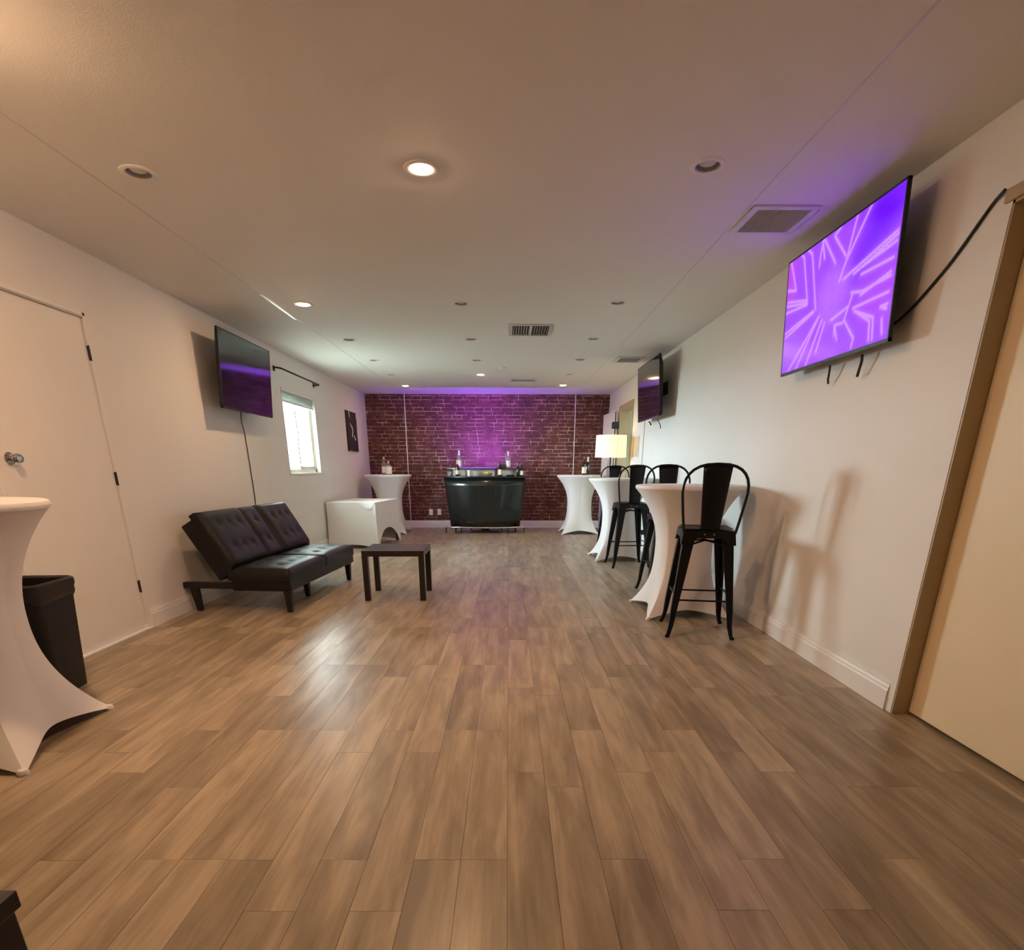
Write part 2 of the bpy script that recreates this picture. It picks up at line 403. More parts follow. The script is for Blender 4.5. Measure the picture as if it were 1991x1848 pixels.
wall_right = struct(obj('wall_right', wr, M['wall']), 'white painted right wall')
wall_front = struct(obj('wall_front', Bx(XL, XR, YF - WT, YF, 0, 2.6), M['wall']), 'white wall behind the camera')
wall_back = struct(obj('wall_back', Bx(XL, XR, YB, YB + WT, 0, 2.6), M['mortar']), 'red brick accent wall at the far end')

# bricks
BH = 0.0668; J = 0.011
def unit_brick():
    mb = MB(); e = 0.0
    mb.add([(0,0,0),(1,0,0),(1,0,1),(0,0,1),(0.03,-1,0.07),(0.97,-1,0.07),(0.97,-1,0.93),(0.03,-1,0.93)],
           [(4,5,6,7),(0,1,5,4),(1,2,6,5),(2,3,7,6),(3,0,4,7)])
    return mb.mesh('brick')
bmsh = unit_brick(); bmsh.materials.append(M['brick'])
bricks = []
row = 0; z = 0.145
rb = random.Random(3)
while z < CZ - 0.012:
    zt = min(z + BH - J, CZ - 0.002)
    x = XL + 0.004 - rb.uniform(0, 0.16)
    while x < XR:
        w = rb.choice((0.145, 0.16, 0.172, 0.18, 0.19, 0.235)) + rb.uniform(-0.008, 0.008)
        a, b = max(x, XL + 0.004), min(x + w - J, XR - 0.004)
        if b - a > 0.03: bricks.append((a, b, z + rb.uniform(-0.002, 0.002), zt))
        x += w
    z += BH
def shown(b):
    cx = (b[0] + b[1]) / 2; cz = (b[2] + b[3]) / 2
    return cz > 1.18 and -1.90 < cx < 1.25
bs = sorted([b for b in bricks if shown(b)], key=lambda b: -(b[1] - b[0]))[:300]
bset = set(bs)
for a, b, z0, z1 in bs:
    link('brick', bmsh, None, wall_back, (a, YB, z0), (0, 0, 0), (b - a, 0.006, z1 - z0))
mb = MB()
for a, b, z0, z1 in bricks:
    if (a, b, z0, z1) in bset: continue
    w, h = b - a, z1 - z0
    mb.add([(a,YB,z0),(b,YB,z0),(b,YB,z1),(a,YB,z1),(a+.03*w,YB-.006,z0+.07*h),(b-.03*w,YB-.006,z0+.07*h),(b-.03*w,YB-.006,z1-.07*h),(a+.03*w,YB-.006,z1-.07*h)],
           [(4,5,6,7),(0,1,5,4),(1,2,6,5),(2,3,7,6),(3,0,4,7)])
bo = obj('brick_field', mb, M['brick'], wall_back); bo['kind'] = 'stuff'
for i, x in enumerate((SEAM_L, SEAM_R)):
    struct(obj('trim_%d' % (i + 4), Bx(x - 0.008, x + 0.008, YB - 0.011, YB, 0.145, CZ), M['trim']), 'thin white vertical joint strip on the brick wall')

# baseboards (profiled)
def base_profile(axis, wall, sgn, a, b):
    pr = [(0,0),(0.016,0),(0.016,0.098),(0.012,0.108),(0.012,0.116),(0.007,0.128),(0.006,0.140),(0,0.140)]
    mb = MB(); n = len(pr)
    def P(d, z, t): return (wall + sgn * d, t, z) if axis == 'x' else (t, wall + sgn * d, z)
    vs_ = [P(d, z, a) for d, z in pr] + [P(d, z, b) for d, z in pr]
    fs = [(i, (i+1) % n, n + (i+1) % n, n + i) for i in range(n)] + [tuple(range(n)), tuple(range(2*n-1, n-1, -1))]
    return mb.add(vs_, fs)
def joined(*ms):
    r = MB()
    for m in ms: r.add(m.v, m.f)
    return r
struct(obj('baseboard_left', joined(base_profile('x', XL, 1, DL[1] + 0.02, YB - 0.02), base_profile('x', XL, 1, YF, DL[0] - 0.02)), M['trim']), 'white baseboard along the left wall')
struct(obj('baseboard_right', joined(base_profile('x', XR, -1, DR[1] + 0.043, DF[0] - 0.09), base_profile('x', XR, -1, DF[1] + 0.09, YB - 0.02), base_profile('x', XR, -1, YF, DR[0] - 0.05)), M['trim']), 'white baseboard along the right wall')
struct(obj('baseboard_back', base_profile('y', YB, -1, XL, XR), M['trim']), 'white baseboard under the brick wall')

# ------------------------------------------------------------------ left door
d1 = struct(obj('door_1', Bx(XL - 0.052, XL - 0.012, DL[0] + 0.022, DL[1] - 0.022, 0.012, DL[2] - 0.024), M['doorw'], bevel=0.002), 'flat white door with round knob in the left wall')
fr = MB().box(XL - WT, XL + 0.002, DL[0], DL[0] + 0.018, 0, DL[2]).box(XL - WT, XL + 0.002, DL[1] - 0.018, DL[1], 0, DL[2]).box(XL - WT, XL + 0.002, DL[0], DL[1], DL[2] - 0.018, DL[2])
fr.box(XL - WT, XL - 0.055, DL[0], DL[0] + 0.03, 0, DL[2]).box(XL - WT, XL - 0.055, DL[1] - 0.03, DL[1], 0, DL[2]).box(XL - WT, XL - 0.055, DL[0], DL[1], DL[2] - 0.03, DL[2])
obj('door_frame', fr, M['trim'], d1)
obj('weather_strip', MB().box(XL - 0.012, XL + 0.001, DL[0] + 0.018, DL[1] - 0.018, DL[2] - 0.030, DL[2] - 0.018), M['can'], d1)
for z in (1.84, 1.07, 0.32):
    h = MB().box(XL - 0.014, XL + 0.001, DL[1] - 0.023, DL[1] - 0.016, z - 0.042, z + 0.042)
    h.tube([(XL + 0.001, DL[1] - 0.020, z - 0.045), (XL + 0.001, DL[1] - 0.020, z + 0.045)], 0.0045, 8)
    obj('hinge', h, M['hinge'], d1)
kb = MB().lathe([(0.0, 0.0), (0.033, 0.0), (0.033, 0.006), (0.012, 0.010), (0.011, 0.028), (0.022, 0.038), (0.027, 0.050), (0.022, 0.062), (0.0, 0.066)], 20)
obj('door_knob', kb, M['knob'], d1, True, loc=(XL - 0.012, 3.28, 1.19), rot=(0, PI / 2, 0))
obj('threshold', MB().box(XL - WT, XL + 0.012, DL[0] + 0.02, DL[1] - 0.02, 0, 0.010), M['trim'], d1)

# ------------------------------------------------------------------ near right door
d2 = struct(obj('door_2', Bx(XR + 0.075, XR + 0.115, DR[0] + 0.012, DR[1] - 0.012, 0.014, DR[2] - 0.014), M['cream'], bevel=0.002), 'cream painted door set back in the right wall')
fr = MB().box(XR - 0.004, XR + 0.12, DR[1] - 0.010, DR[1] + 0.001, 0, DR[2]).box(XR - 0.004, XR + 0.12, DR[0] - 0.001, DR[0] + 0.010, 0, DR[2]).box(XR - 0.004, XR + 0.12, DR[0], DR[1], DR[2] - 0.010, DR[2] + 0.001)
obj('door_frame', fr, M['cream_shaded'], d2)
cs = MB().box(XR - 0.006, XR, DR[1], DR[1] + 0.042, 0, DR[2] + 0.042).box(XR - 0.006, XR, DR[0] - 0.042, DR[0], 0, DR[2] + 0.042)
obj('casing', cs, M['wall'], d2)
obj('head_casing', MB().box(XR - 0.018, XR, DR[0] - 0.042, DR[1] + 0.030, DR[2] + 0.0, DR[2] + 0.045), M['cream_shaded'], d2)
struct(obj('wall_service', MB().box(XR + WT, XR + WT + 0.05, DR[0] - 0.1, DR[1] + 0.1, -0.1, 2.5), M['wall']), 'wall closing off behind the cream door')

struct(obj('floor_threshold', Bx(XR, XR + WT, DR[0], DR[1], -0.1, -0.0005), M['plank']), 'strip of plank floor under the cream door')

# ------------------------------------------------------------------ far doorway, open leaf, little hall behind it
d3 = struct(obj('door_3', MB().add(*(lambda h, f: ([
    (h[0]-0.018, h[1], 0.01), (h[0]+0.020, h[1]+0.004, 0.01), (f[0]+0.020, f[1]+0.004, 0.01), (f[0]-0.018, f[1], 0.01),
    (h[0]-0.018, h[1], 2.065), (h[0]+0.020, h[1]+0.004, 2.065), (f[0]+0.020, f[1]+0.004, 2.065), (f[0]-0.018, f[1], 2.065)],
    [(0,3,2,1),(4,5,6,7),(0,1,5,4),(1,2,6,5),(2,3,7,6),(3,0,4,7)]))((XR - 0.045, 10.56), (XR - 0.12, 11.42))), M['doorw']), 'white door leaf standing open at the far right doorway')
fr = MB()
for y0, y1, zz in ((DF[0] - 0.07, DF[0] + 0.015, DF[2] + 0.07), (DF[1] - 0.015, DF[1] + 0.07, DF[2] + 0.07)):
    fr.box(XR - 0.016, XR + WT + 0.01, y0, y1, 0, zz)
fr.box(XR - 0.016, XR + WT + 0.01, DF[0], DF[1], DF[2] - 0.015, DF[2] + 0.07)
obj('door_frame', fr, M['cream_shaded'], d3)
obj('hinge', MB().box(XR - 0.135, XR - 0.017, 10.42, 10.50, 1.775, 1.885), M['cable'], d3, bevel=0.008)
obj('hinge', MB().tube([(XR - 0.075, 10.505, 0.05), (XR - 0.075, 10.505, 2.05)], 0.008, 8), M['cable'], d3)
obj('door_knob', kb, M['knob'], d3, True, loc=(XR - 0.136, 11.36, 1.0), rot=(0, -PI / 2, 0))
hl = MB()
hx0, hx1, hy0, hy1 = XR + WT, XR + WT + 1.3, 8.9, YB + WT
hl.box(hx1, hx1 + 0.1, hy0, hy1, 0, 2.6)
hl.box(hx0, hx0 + 0.62, hy0 - 0.1, hy0, 0, 2.6).box(hx0 + 0.80, hx1 + 0.1, hy0 - 0.1, hy0, 0, 2.6).box(hx0 + 0.62, hx0 + 0.80, hy0 - 0.1, hy0, 0, 0.95).box(hx0 + 0.62, hx0 + 0.80, hy0 - 0.1, hy0, 1.95, 2.6)
hl.box(hx0, hx1 + 0.1, hy1, hy1 + 0.1, 0, 2.6).box(hx0, hx1 + 0.1, hy0 - 0.1, hy1 + 0.1, 2.45, 2.6)
struct(obj('wall_hall', hl, M['hall']), 'pale green walls of the hall behind the far doorway')
struct(obj('floor_hall', Bx(XR, hx1 + 0.1, hy0 - 0.1, hy1 + 0.1, -0.1, -0.001), M['plank']), 'hall floor behind the far doorway')

# ------------------------------------------------------------------ window
wy0, wy1, wz0, wz1 = WIN
w1 = MB()
for y0, y1, z0, z1 in ((wy0, wy0 + 0.045, wz0, wz1), (wy1 - 0.045, wy1, wz0, wz1), (wy0, wy1, wz0, wz0 + 0.05), (wy0, wy1, wz1 - 0.045, wz1)):
    w1.box(XL - 0.115, XL - 0.055, y0, y1, z0, z1)
win = struct(obj('window_1', w1, M['vinyl'], bevel=0.003), 'sliding window with raised blind in the left wall')
ym = (wy0 + wy1) / 2 - 0.02
obj('pane', Bx(XL - 0.100, XL - 0.095, wy0 + 0.03, ym + 0.01, wz0 + 0.03, wz1 - 0.03), M['glass'], win)
obj('pane', Bx(XL - 0.080, XL - 0.075, ym, wy1 - 0.03, wz0 + 0.03, wz1 - 0.03), M['glass'], win)
sh = MB()
for y0, y1, z0, z1 in ((ym - 0.015, ym + 0.025, wz0 + 0.045, wz1 - 0.04), (wy1 - 0.085, wy1 - 0.045, wz0 + 0.045, wz1 - 0.04), (ym, wy1 - 0.05, wz0 + 0.045, wz0 + 0.085), (ym, wy1 - 0.05, wz1 - 0.08, wz1 - 0.045)):
    sh.box(XL - 0.092, XL - 0.062, y0, y1, z0, z1)
obj('sash', sh, M['vinyl'], win, bevel=0.002)
obj('latch', MB().box(XL - 0.062, XL - 0.050, ym - 0.012, ym + 0.022, 1.52, 1.60), M['vinyl'], win, bevel=0.003)
cas = MB()
cas.box(XL - 0.06, XL + 0.004, wy1 - 0.004, wy1 + 0.012, wz0 - 0.012, wz1 + 0.004).box(XL - 0.06, XL + 0.004, wy0 - 0.012, wy0 + 0.004, wz0 - 0.012, wz1 + 0.004)
obj('jamb', cas, M['trim'], win)
obj('window_sill', MB().box(XL - 0.06, XL + 0.014, wy0 - 0.012, wy1 + 0.012, wz0 - 0.020, wz0 + 0.004), M['trim'], win, bevel=0.003)
bl = thing('window_blind', 'white horizontal blind pulled up at the top of the window', 'blind', (XL - 0.025, ym + 0.02, 1.90))
obj('head_rail', Bx(-0.022, 0.024, -0.575, 0.575, 0.112, 0.15), M['blind'], bl, bevel=0.002)
sm = MB()
sm.box(-0.020, 0.020, -0.565, 0.565, -0.001, 0.001); smm = sm.mesh('slat'); smm.materials.append(M['slatb'])
for i in range(9): link('slat', smm, None, bl, (0, 0, 0.026 + i * 0.0105), (0, 0.75, 0))
obj('bottom_rail', Bx(-0.020, 0.020, -0.568, 0.568, -0.012, 0.014), M['blind'], bl, bevel=0.002)
struct(obj('ground', MB().box(-40, XL - WT, -20, 40, -0.5, -0.3).box(XR + WT, 30, -20, 40, -0.5, -0.3), M['grass']), 'ground outside the window')
struct(obj('sky_blocker', Bx(XL - WT - 1.3, XL - WT, 5.0, 11.6, 2.30, 2.42), M['trim']), 'unseen slab added outside over the window to block high sky')  # added out of view: keeps high sky light off the low table

rod = thing('curtain_rod', 'thin black curtain rod without curtain above the window', 'curtain rod', (XL, 7.95, 2.215))
obj('rod', MB().tube([(0.0, -0.70, 0.012), (0.045, -0.70, 0.010), (0.085, -0.685, 0.004), (0.09, -0.66, 0.002), (0.09, 0, 0), (0.09, 0.66, 0), (0.085, 0.685, 0), (0.045, 0.70, 0), (0, 0.70, 0)], 0.0095, 8), M['cable'], rod, True)
for s in (-1, 1): obj('bracket', Bx(0, 0.012, s * 0.70 - 0.02, s * 0.70 + 0.02, -0.025, 0.03), M['cable'], rod, bevel=0.002)

# ------------------------------------------------------------------ recessed lights
ringm = MB().ringlathe([(0.054, 0.000), (0.056, -0.004), (0.070, -0.006), (0.080, -0.002), (0.081, 0.001), (0.054, 0.001)], 28).mesh('trim_ring', True)
ringm.materials.append(M['ring'])
canm = MB().lathe([(0.0, 0.10), (0.050, 0.10), (0.0535, 0.0)][::-1], 24)
cm_ = MB(); n_ = 24
cm_.grid(lambda u, v: ((0.0540 - 0.004 * v) * math.cos(2*PI*u), (0.0540 - 0.004 * v) * math.sin(2*PI*u), 0.10 * v), 24, 3, True)
cm_.add([(0.05 * math.cos(2*PI*j/24), 0.05 * math.sin(2*PI*j/24), 0.10) for j in range(24)], [tuple(range(24))])
canm = cm_.mesh('can', True); canm.materials.append(M['can'])
def bulb(zb, r):
    return MB().lathe([(0.0, zb), (r * 0.5, zb + 0.002), (r * 0.85, zb + 0.008), (r, zb + 0.018), (r * 0.93, zb + 0.035), (r * 0.5, zb + 0.075), (0.015, zb + 0.085)], 24)
boff = bulb(0.002, 0.044).mesh('bulb', True); boff.materials.append(M['bulb_off'])
bons = []
for k in ('bulb_on', 'bulb_mid', 'bulb_far'):
    b_ = bulb(-0.013, 0.050).mesh('bulb', True); b_.materials.append(M[k]); bons.append(b_)
b_ = bulb(-0.036, 0.050).mesh('bulb', True); b_.materials.append(M['bulb_on']); bons.append(b_)
for x, y, lit, lab in LIGHTS:
    t = thing('recessed_light', lab, 'ceiling light', (x, y, CZ), 0, 'recessed lights in the ceiling')
    link('trim_ring', ringm, None, t); link('can', canm, None, t); link('bulb', bons[lit - 1] if lit else boff, None, t)

# ------------------------------------------------------------------ air vents
def vent(name, label, cx, cy, wx, wy, n, along='y', two=False):
    t = thing(name, label, 'air vent', (cx, cy, CZ), 0, 'air vents in the ceiling')
    b = 0.035
    fr = MB().box(-wx/2-b, wx/2+b, -wy/2-b, -wy/2, -0.010, 0).box(-wx/2-b, wx/2+b, wy/2, wy/2+b, -0.010, 0).box(-wx/2-b, -wx/2, -wy/2, wy/2, -0.010, 0).box(wx/2, wx/2+b, -wy/2, wy/2, -0.010, 0)
    obj('frame', fr, M['vent'], t, bevel=0.003)
    obj('duct', MB().add([(-wx/2,-wy/2,-0.001),(wx/2,-wy/2,-0.001),(wx/2,wy/2,-0.001),(-wx/2,wy/2,-0.001)], [(0,1,2,3)]), M['ventd'], t)
    if along == 'y':
        me = Bx(-0.0045, 0.0045, -wy/2, wy/2, -0.0012, 0.0012).mesh('slat')
    else:
        me = Bx(-wx/2, wx/2, -0.0045, 0.0045, -0.0012, 0.0012).mesh('slat')
    me.materials.append(M['slat'])
    for i in range(n):
        u = (i + 0.5) / n - 0.5
        if along == 'y':
            a = 0.7 if not two else (0.9 if u < 0 else -0.9)
            link('slat', me, None, t, (u * wx, 0, -0.005), (0, a, 0))
        else: link('slat', me, None, t, (0, u * wy, -0.005), (0.7, 0, 0))
    return t
vent('return_vent', 'slatted square air vent lit purple beside the lit television', 1.455, 3.73, 0.285, 0.30, 18)
vr = vent('air_register', 'two-bank air register in the middle of the ceiling', 0.215, 6.39, 0.36, 0.42, 14, 'y', True)
obj('divider', Bx(-0.008, 0.008, -0.21, 0.21, -0.012, -0.002), M['vent'], vr)
vent('return_vent', 'flat air vent in the ceiling beside the far right television', 1.52, 8.00, 0.27, 0.30, 12)
vent('air_register', 'small air register in the ceiling closest to the brick wall', 0.22, 9.79, 0.36, 0.20, 8, 'x')
sd = thing('smoke_detector', 'small white smoke detector on the far ceiling', 'smoke detector', (-0.10, 8.63, CZ))
obj('body', MB().lathe([(0.0, -0.032), (0.03, -0.031), (0.045, -0.024), (0.052, -0.008), (0.055, 0.0)], 20), M['ring'], sd, True)
obj('base_ring', MB().lathe([(0.062, -0.008), (0.064, 0.0), (0.0, 0.0)], 20), M['vent'], sd)

# ------------------------------------------------------------------ televisions
TVW, TVH = 1.115, 0.640
LINES = [[(0.558, 0.591), (0.599, 0.707), (0.769, 1.001)], [(0.592, 0.758), (0.475, 0.964), (0.527, 0.999)], [(0.599, 0.707), (0.664, 1.002)], [(0.593, 0.584), (0.983, 0.708)], [(0.679, 0.579), (0.986, 0.682)], [(0.708, 0.592), (0.983, 0.643)], [(0.744, 0.546), (0.973, 0.544)], [(0.754, 0.394), (0.968, 0.456)], [(0.675, 0.448), (0.76, 0.418), (0.972, 0.429)], [(0.702, 0.322), (0.969, 0.322)], [(0.716, 0.297), (0.875, 0.188), (0.886, 0.032)], [(0.739, 0.279), (0.85, 0.171), (0.859, 0.031)], [(0.688, 0.433), (0.635, 0.261), (0.733, 0.09), (0.72, 0.026)], [(0.558, 0.239), (0.585, 0.128)], [(0.626, 0.244), (0.551, 0.252), (0.556, 0.168)], [(0.389, 0.386), (0.08, 0.005)], [(0.378, 0.369), (0.178, 0.006)], [(0.421, 0.342), (0.286, 0.004)], [(0.326, 0.455), (0.013, 0.372)], [(0.327, 0.443), (0.018, 0.333)], [(0.251, 0.542), (0.005, 0.56)], [(0.249, 0.554), (0.014, 0.618)], [(0.246, 0.578), (0.018, 0.653)], [(0.249, 0.554), (0.173, 0.96), (0.136, 1.015)], [(0.346, 0.458), (0.261, 0.945), (0.194, 1.027)], [(0.107, 0.72), (0.018, 1.023)], [(0.107, 0.72), (0.003, 0.762)], [(0.372, 1.006), (0.349, 0.884), (0.347, 0.801)], [(0.372, 1.006), (0.503, 0.749)], [(0.362, 0.981), (0.394, 0.839)], [(0.941, 0.154), (0.955, 0.045)], [(0.971, 0.245), (0.921, 0.24), (0.967, 0.213)], [(0.388, 0.091), (0.451, 0.309)], [(0.514, 0.307), (0.656, 0.351)]]
SEGS = [(a[0] * 1.76, a[1], b[0] * 1.76, b[1]) for l in LINES for a, b in zip(l[:-1], l[1:])]
def sstep(a, b, x):
    t = max(0.0, min(1.0, (x - a) / (b - a))); return t * t * (3 - 2 * t)
_rn = random.Random(11)
BL = [(_rn.gauss(0.50, 0.07) * 1.76, _rn.gauss(0.52, 0.13), _rn.uniform(0.012, 0.04), _rn.uniform(-0.5, 0.5)) for _ in range(46)]
def picture(u, v):
    x = u * 1.76
    c = [0.215, 0.032, 0.80]                                            # violet field
    k = sstep(0.30, 0.0, math.hypot((u - 0.88) * 1.3, v - 0.93));  c = [a + (b - a) * k for a, b in zip(c, (0.075, 0.0, 0.50))]
    k = sstep(0.26, 0.0, abs((v - 0.62) - (u - 0.66) * 1.05)) * sstep(0.60, 0.72, u);  c = [a + (b - a) * 0.75 * k for a, b in zip(c, (0.10, 0.0, 0.62))]
    k = sstep(0.16, 0.04, u) * sstep(0.55, 0.7, v); c = [a + (b - a) * 0.8 * k for a, b in zip(c, (0.30, 0.03, 0.42))]
    k = sstep(0.24, 0.05, math.hypot((u - 0.90), (v - 0.30) * 0.8)); c = [a + (b - a) * 0.6 * k for a, b in zip(c, (0.29, 0.03, 0.60))]
    k = sstep(0.34, 0.08, math.hypot((u - 0.50) * 1.5, (v - 0.50))); c = [a + (b - a) * 0.85 * k for a, b in zip(c, (0.30, 0.085, 0.98))]
    k = sstep(0.30, 0.0, math.hypot(u - 0.06, v - 0.1)); c = [a + (b - a) * 0.6 * k for a, b in zip(c, (0.25, 0.09, 0.75))]
    g = 0.0
    for x0, y0, x1, y1 in SEGS:
        dx, dy = x1 - x0, y1 - y0; t = max(0, min(1, ((x - x0) * dx + (v - y0) * dy) / (dx * dx + dy * dy + 1e-9)))
        d = math.hypot(x - x0 - t * dx, v - y0 - t * dy)
        if d < 0.06: g = max(g, sstep(0.017, 0.007, d), 0.22 * sstep(0.055, 0.0, d))
    c = [a + (b - a) * 0.85 * g for a, b in zip(c, (0.42, 0.19, 1.0))]
    for bx, by, r, s in BL:
        d = math.hypot(x - bx, v - by)
        if d < r: c = [a * (1 + s * 0.5 * sstep(r, 0, d)) for a in c]
    return c
def screen_picture_mesh(w, h):
    nu, nv = 210, 120
    mb = MB().grid(lambda a, b: ((a - 0.5) * w, 0, (b - 0.5) * h), nu, nv)
    me = bpy.data.meshes.new('screen'); me.from_pydata(mb.v, [], mb.f); me.update()
    at = me.color_attributes.new('picture', 'FLOAT_COLOR', 'POINT')
    data = []
    for j in range(nv + 1):
        for i in range(nu + 1): data += [*picture(i / nu, j / nv), 1.0]
    at.data.foreach_set('color', data); return me
def tv(label, loc, rz, tilt, gap, lit=False):
    t = thing('television', label, 'television', loc, rz, 'wall televisions'); t.rotation_euler = (tilt, 0, rz)
    w, h = TVW / 2, TVH / 2
    bz = 0.009
    b = MB().box(-w, w, -0.002, 0.016, -h, -h + 0.016).box(-w, w, -0.002, 0.016, h - bz, h).box(-w, -w + bz, -0.002, 0.016, -h, h).box(w - bz, w, -0.002, 0.016, -h, h)
    obj('bezel', b, M['tvbody'], t)
    if lit: link('screen', screen_picture_mesh(2*w - 2*bz, 2*h - bz - 0.016), screen_mat(), t, (0, -0.001, (0.016 - bz) / 2))
    else: obj('screen', Bx(-w + bz, w - bz, -0.0005, 0.004, -h + 0.016, h - bz), M['tvscreen'], t)
    obj('back_shell', MB().hexa([(-w, 0.016, -h), (w, 0.016, -h), (w * 0.86, 0.062, -h * 0.94), (-w * 0.86, 0.062, -h * 0.94)], [(-w, 0.016, h), (w, 0.016, h), (w * 0.86, 0.062, h * 0.72), (-w * 0.86, 0.062, h * 0.72)]), M['tvbody'], t, bevel=0.004)
    obj('status_light', Bx(-0.035, 0.035, -0.004, 0.0, -h - 0.002, -h + 0.004), M['chrome'], t)
    mount = MB().box(-0.22, -0.19, 0.060, 0.082, -0.24, 0.22).box(0.19, 0.22, 0.060, 0.082, -0.24, 0.22).box(-0.20, 0.20, gap - 0.035, gap - 0.012, -0.07, 0.07)
    mount.box(-0.04, 0.04, 0.06, gap - 0.03, -0.07, 0.07).box(-0.22, 0.22, 0.062, 0.082, -0.03, 0.03)
    obj('wall_mount', mount, M['tvbody'], t)
    return t
tv1 = tv('large television with a lit purple picture on the right wall', (1.765, 3.565, 2.033), -PI / 2, 0.075, XR - 1.765, True)
tv2 = tv('dark television high on the right wall beyond the bar stools', (1.695, 7.59, 2.03), -PI / 2, 0.075, XR - 1.695)
tv3 = tv('dark television on the left wall above the futon sofa', (-2.50, 6.03, 1.96), PI / 2, 0.075, 2.70 - 2.50)

def cable(name, label, pts, r=0.005, mat='cable'):
    # smooth through the points
    P = [Vector(p) for p in pts]; out = []
    for i in range(len(P) - 1):
        p0, p1, p2, p3 = P[max(i-1, 0)], P[i], P[i+1], P[min(i+2, len(P)-1)]
        for s in range(6):
            t = s / 6
            out.append(0.5 * ((2*p1) + (-p0+p2)*t + (2*p0-5*p1+4*p2-p3)*t*t + (-p0+3*p1-3*p2+p3)*t**3))
    out.append(P[-1])
    return tag(obj(name, MB().tube(out, r, 6), M[mat], None, True), label, 'cable')
cable('cable', 'long black cable rising from the lit television to the cream door frame', [(1.855, 3.22, 1.78), (1.886, 3.10, 1.83), (1.892, 2.98, 1.895), (1.892, 2.83, 1.99), (1.892, 2.70, 2.10), (1.892, 2.655, 2.135), (1.886, 2.61, 2.150)], 0.0065)
cable('cable', 'short black cord hanging under the middle of the lit television', [(1.845, 3.62, 1.705), (1.852, 3.63, 1.68), (1.862, 3.65, 1.64), (1.868, 3.66, 1.635), (1.87, 3.655, 1.615)], 0.006)
cable('cable', 'thick black cord hanging under the near half of the lit television', [(1.845, 3.31, 1.71), (1.852, 3.315, 1.68), (1.862, 3.345, 1.63), (1.868, 3.36, 1.615)], 0.0075)
cable('cable', 'thin cord running down the left wall from the dark television to the sofa', [(-2.60, 6.00, 1.66), (-2.66, 6.12, 1.58), (-2.692, 6.23, 1.45), (-2.694, 6.255, 1.1), (-2.694, 6.26, 0.7), (-2.693, 6.25, 0.35)], 0.0045)
cable('cable', 'thin grey cord hanging below the far right television', [(1.80, 7.45, 1.70), (1.82, 7.43, 1.67), (1.84, 7.42, 1.63), (1.845, 7.43, 1.60)], 0.005)
cable('cable', 'short dark cord stub under the far right television', [(1.77, 7.75, 1.70), (1.79, 7.75, 1.68), (1.80, 7.74, 1.655)], 0.008)

# ------------------------------------------------------------------ stretch-covered cocktail tables
CT_H, CT_R, CT_A = 1.02, 0.415, 0.335
def cover_pt(u, v):
    th = 2 * PI * u; ph = (th % (PI/2)) - PI/4; e = abs(ph) / (PI/4)
    q = PI/4 - abs(ph); sd = math.tan(q)                      # 0 at the middle of a side, 1 at a corner
    rb = math.hypot(CT_A - 0.075 * (1 - sd * sd), CT_A * sd); zb = 0.004 + 0.060 * (1 - sd * sd)
    w = 0.212 + 0.030 * (1 - e)
    tm = 0.52; top = CT_H - 0.032
    if v < tm: r = w + (rb - w) * ((tm - v) / tm) ** (2.25 - 0.2 * e)
    else: r = w + (CT_R - 0.004 - w) * ((v - tm) / (1 - tm)) ** 2.1
    a = th
    return (r * math.cos(a), r * math.sin(a), zb + (top - zb) * v)
skirt_me = MB().grid(cover_pt, 128, 34, True).mesh('stretch_skirt', True)
skirt_me.materials.append(M['cloth'])
top_me = MB().lathe([(CT_R - 0.004, CT_H - 0.034), (CT_R + 0.002, CT_H - 0.028), (CT_R + 0.004, CT_H - 0.016), (CT_R, CT_H - 0.004), (CT_R - 0.010, CT_H), (0.0, CT_H)], 64).mesh('table_top', True)
top_me.materials.append(M['cloth'])
foot_me = MB().lathe([(0.0, 0.0), (0.019, 0.0), (0.022, 0.010), (0.016, 0.022), (0.0, 0.026)], 12).mesh('foot', True); foot_me.materials.append(M['cloth'])
def cocktail(label, x, y, rz=0):
    t = thing('cocktail_table', label, 'table', (x, y, 0), rz, 'cocktail tables under white stretch covers')
    link('stretch_skirt', skirt_me, None, t); link('table_top', top_me, None, t)
    for sx, sy in ((1,1), (1,-1), (-1,1), (-1,-1)): link('foot', foot_me, None, t, (sx * (CT_A - 0.012), sy * (CT_A - 0.012), 0))
    return t
cocktail('white-covered cocktail table nearest on the right, behind the big bar stool', 1.435, 4.70, 0.0)
cocktail('white-covered cocktail table in the middle of the right wall between bar stools', 1.45, 7.63, 0.0)
cocktail('white-covered cocktail table with dark wine bottles right of the bar', 1.29, 10.74, 0.0)
cocktail('white-covered cocktail table with cream-label bottles left of the bar', -2.175, 10.74, 0.0)
cocktail('white-covered cocktail table cut off at the left edge beside the trash bin', -2.277, 2.25, math.radians(8))

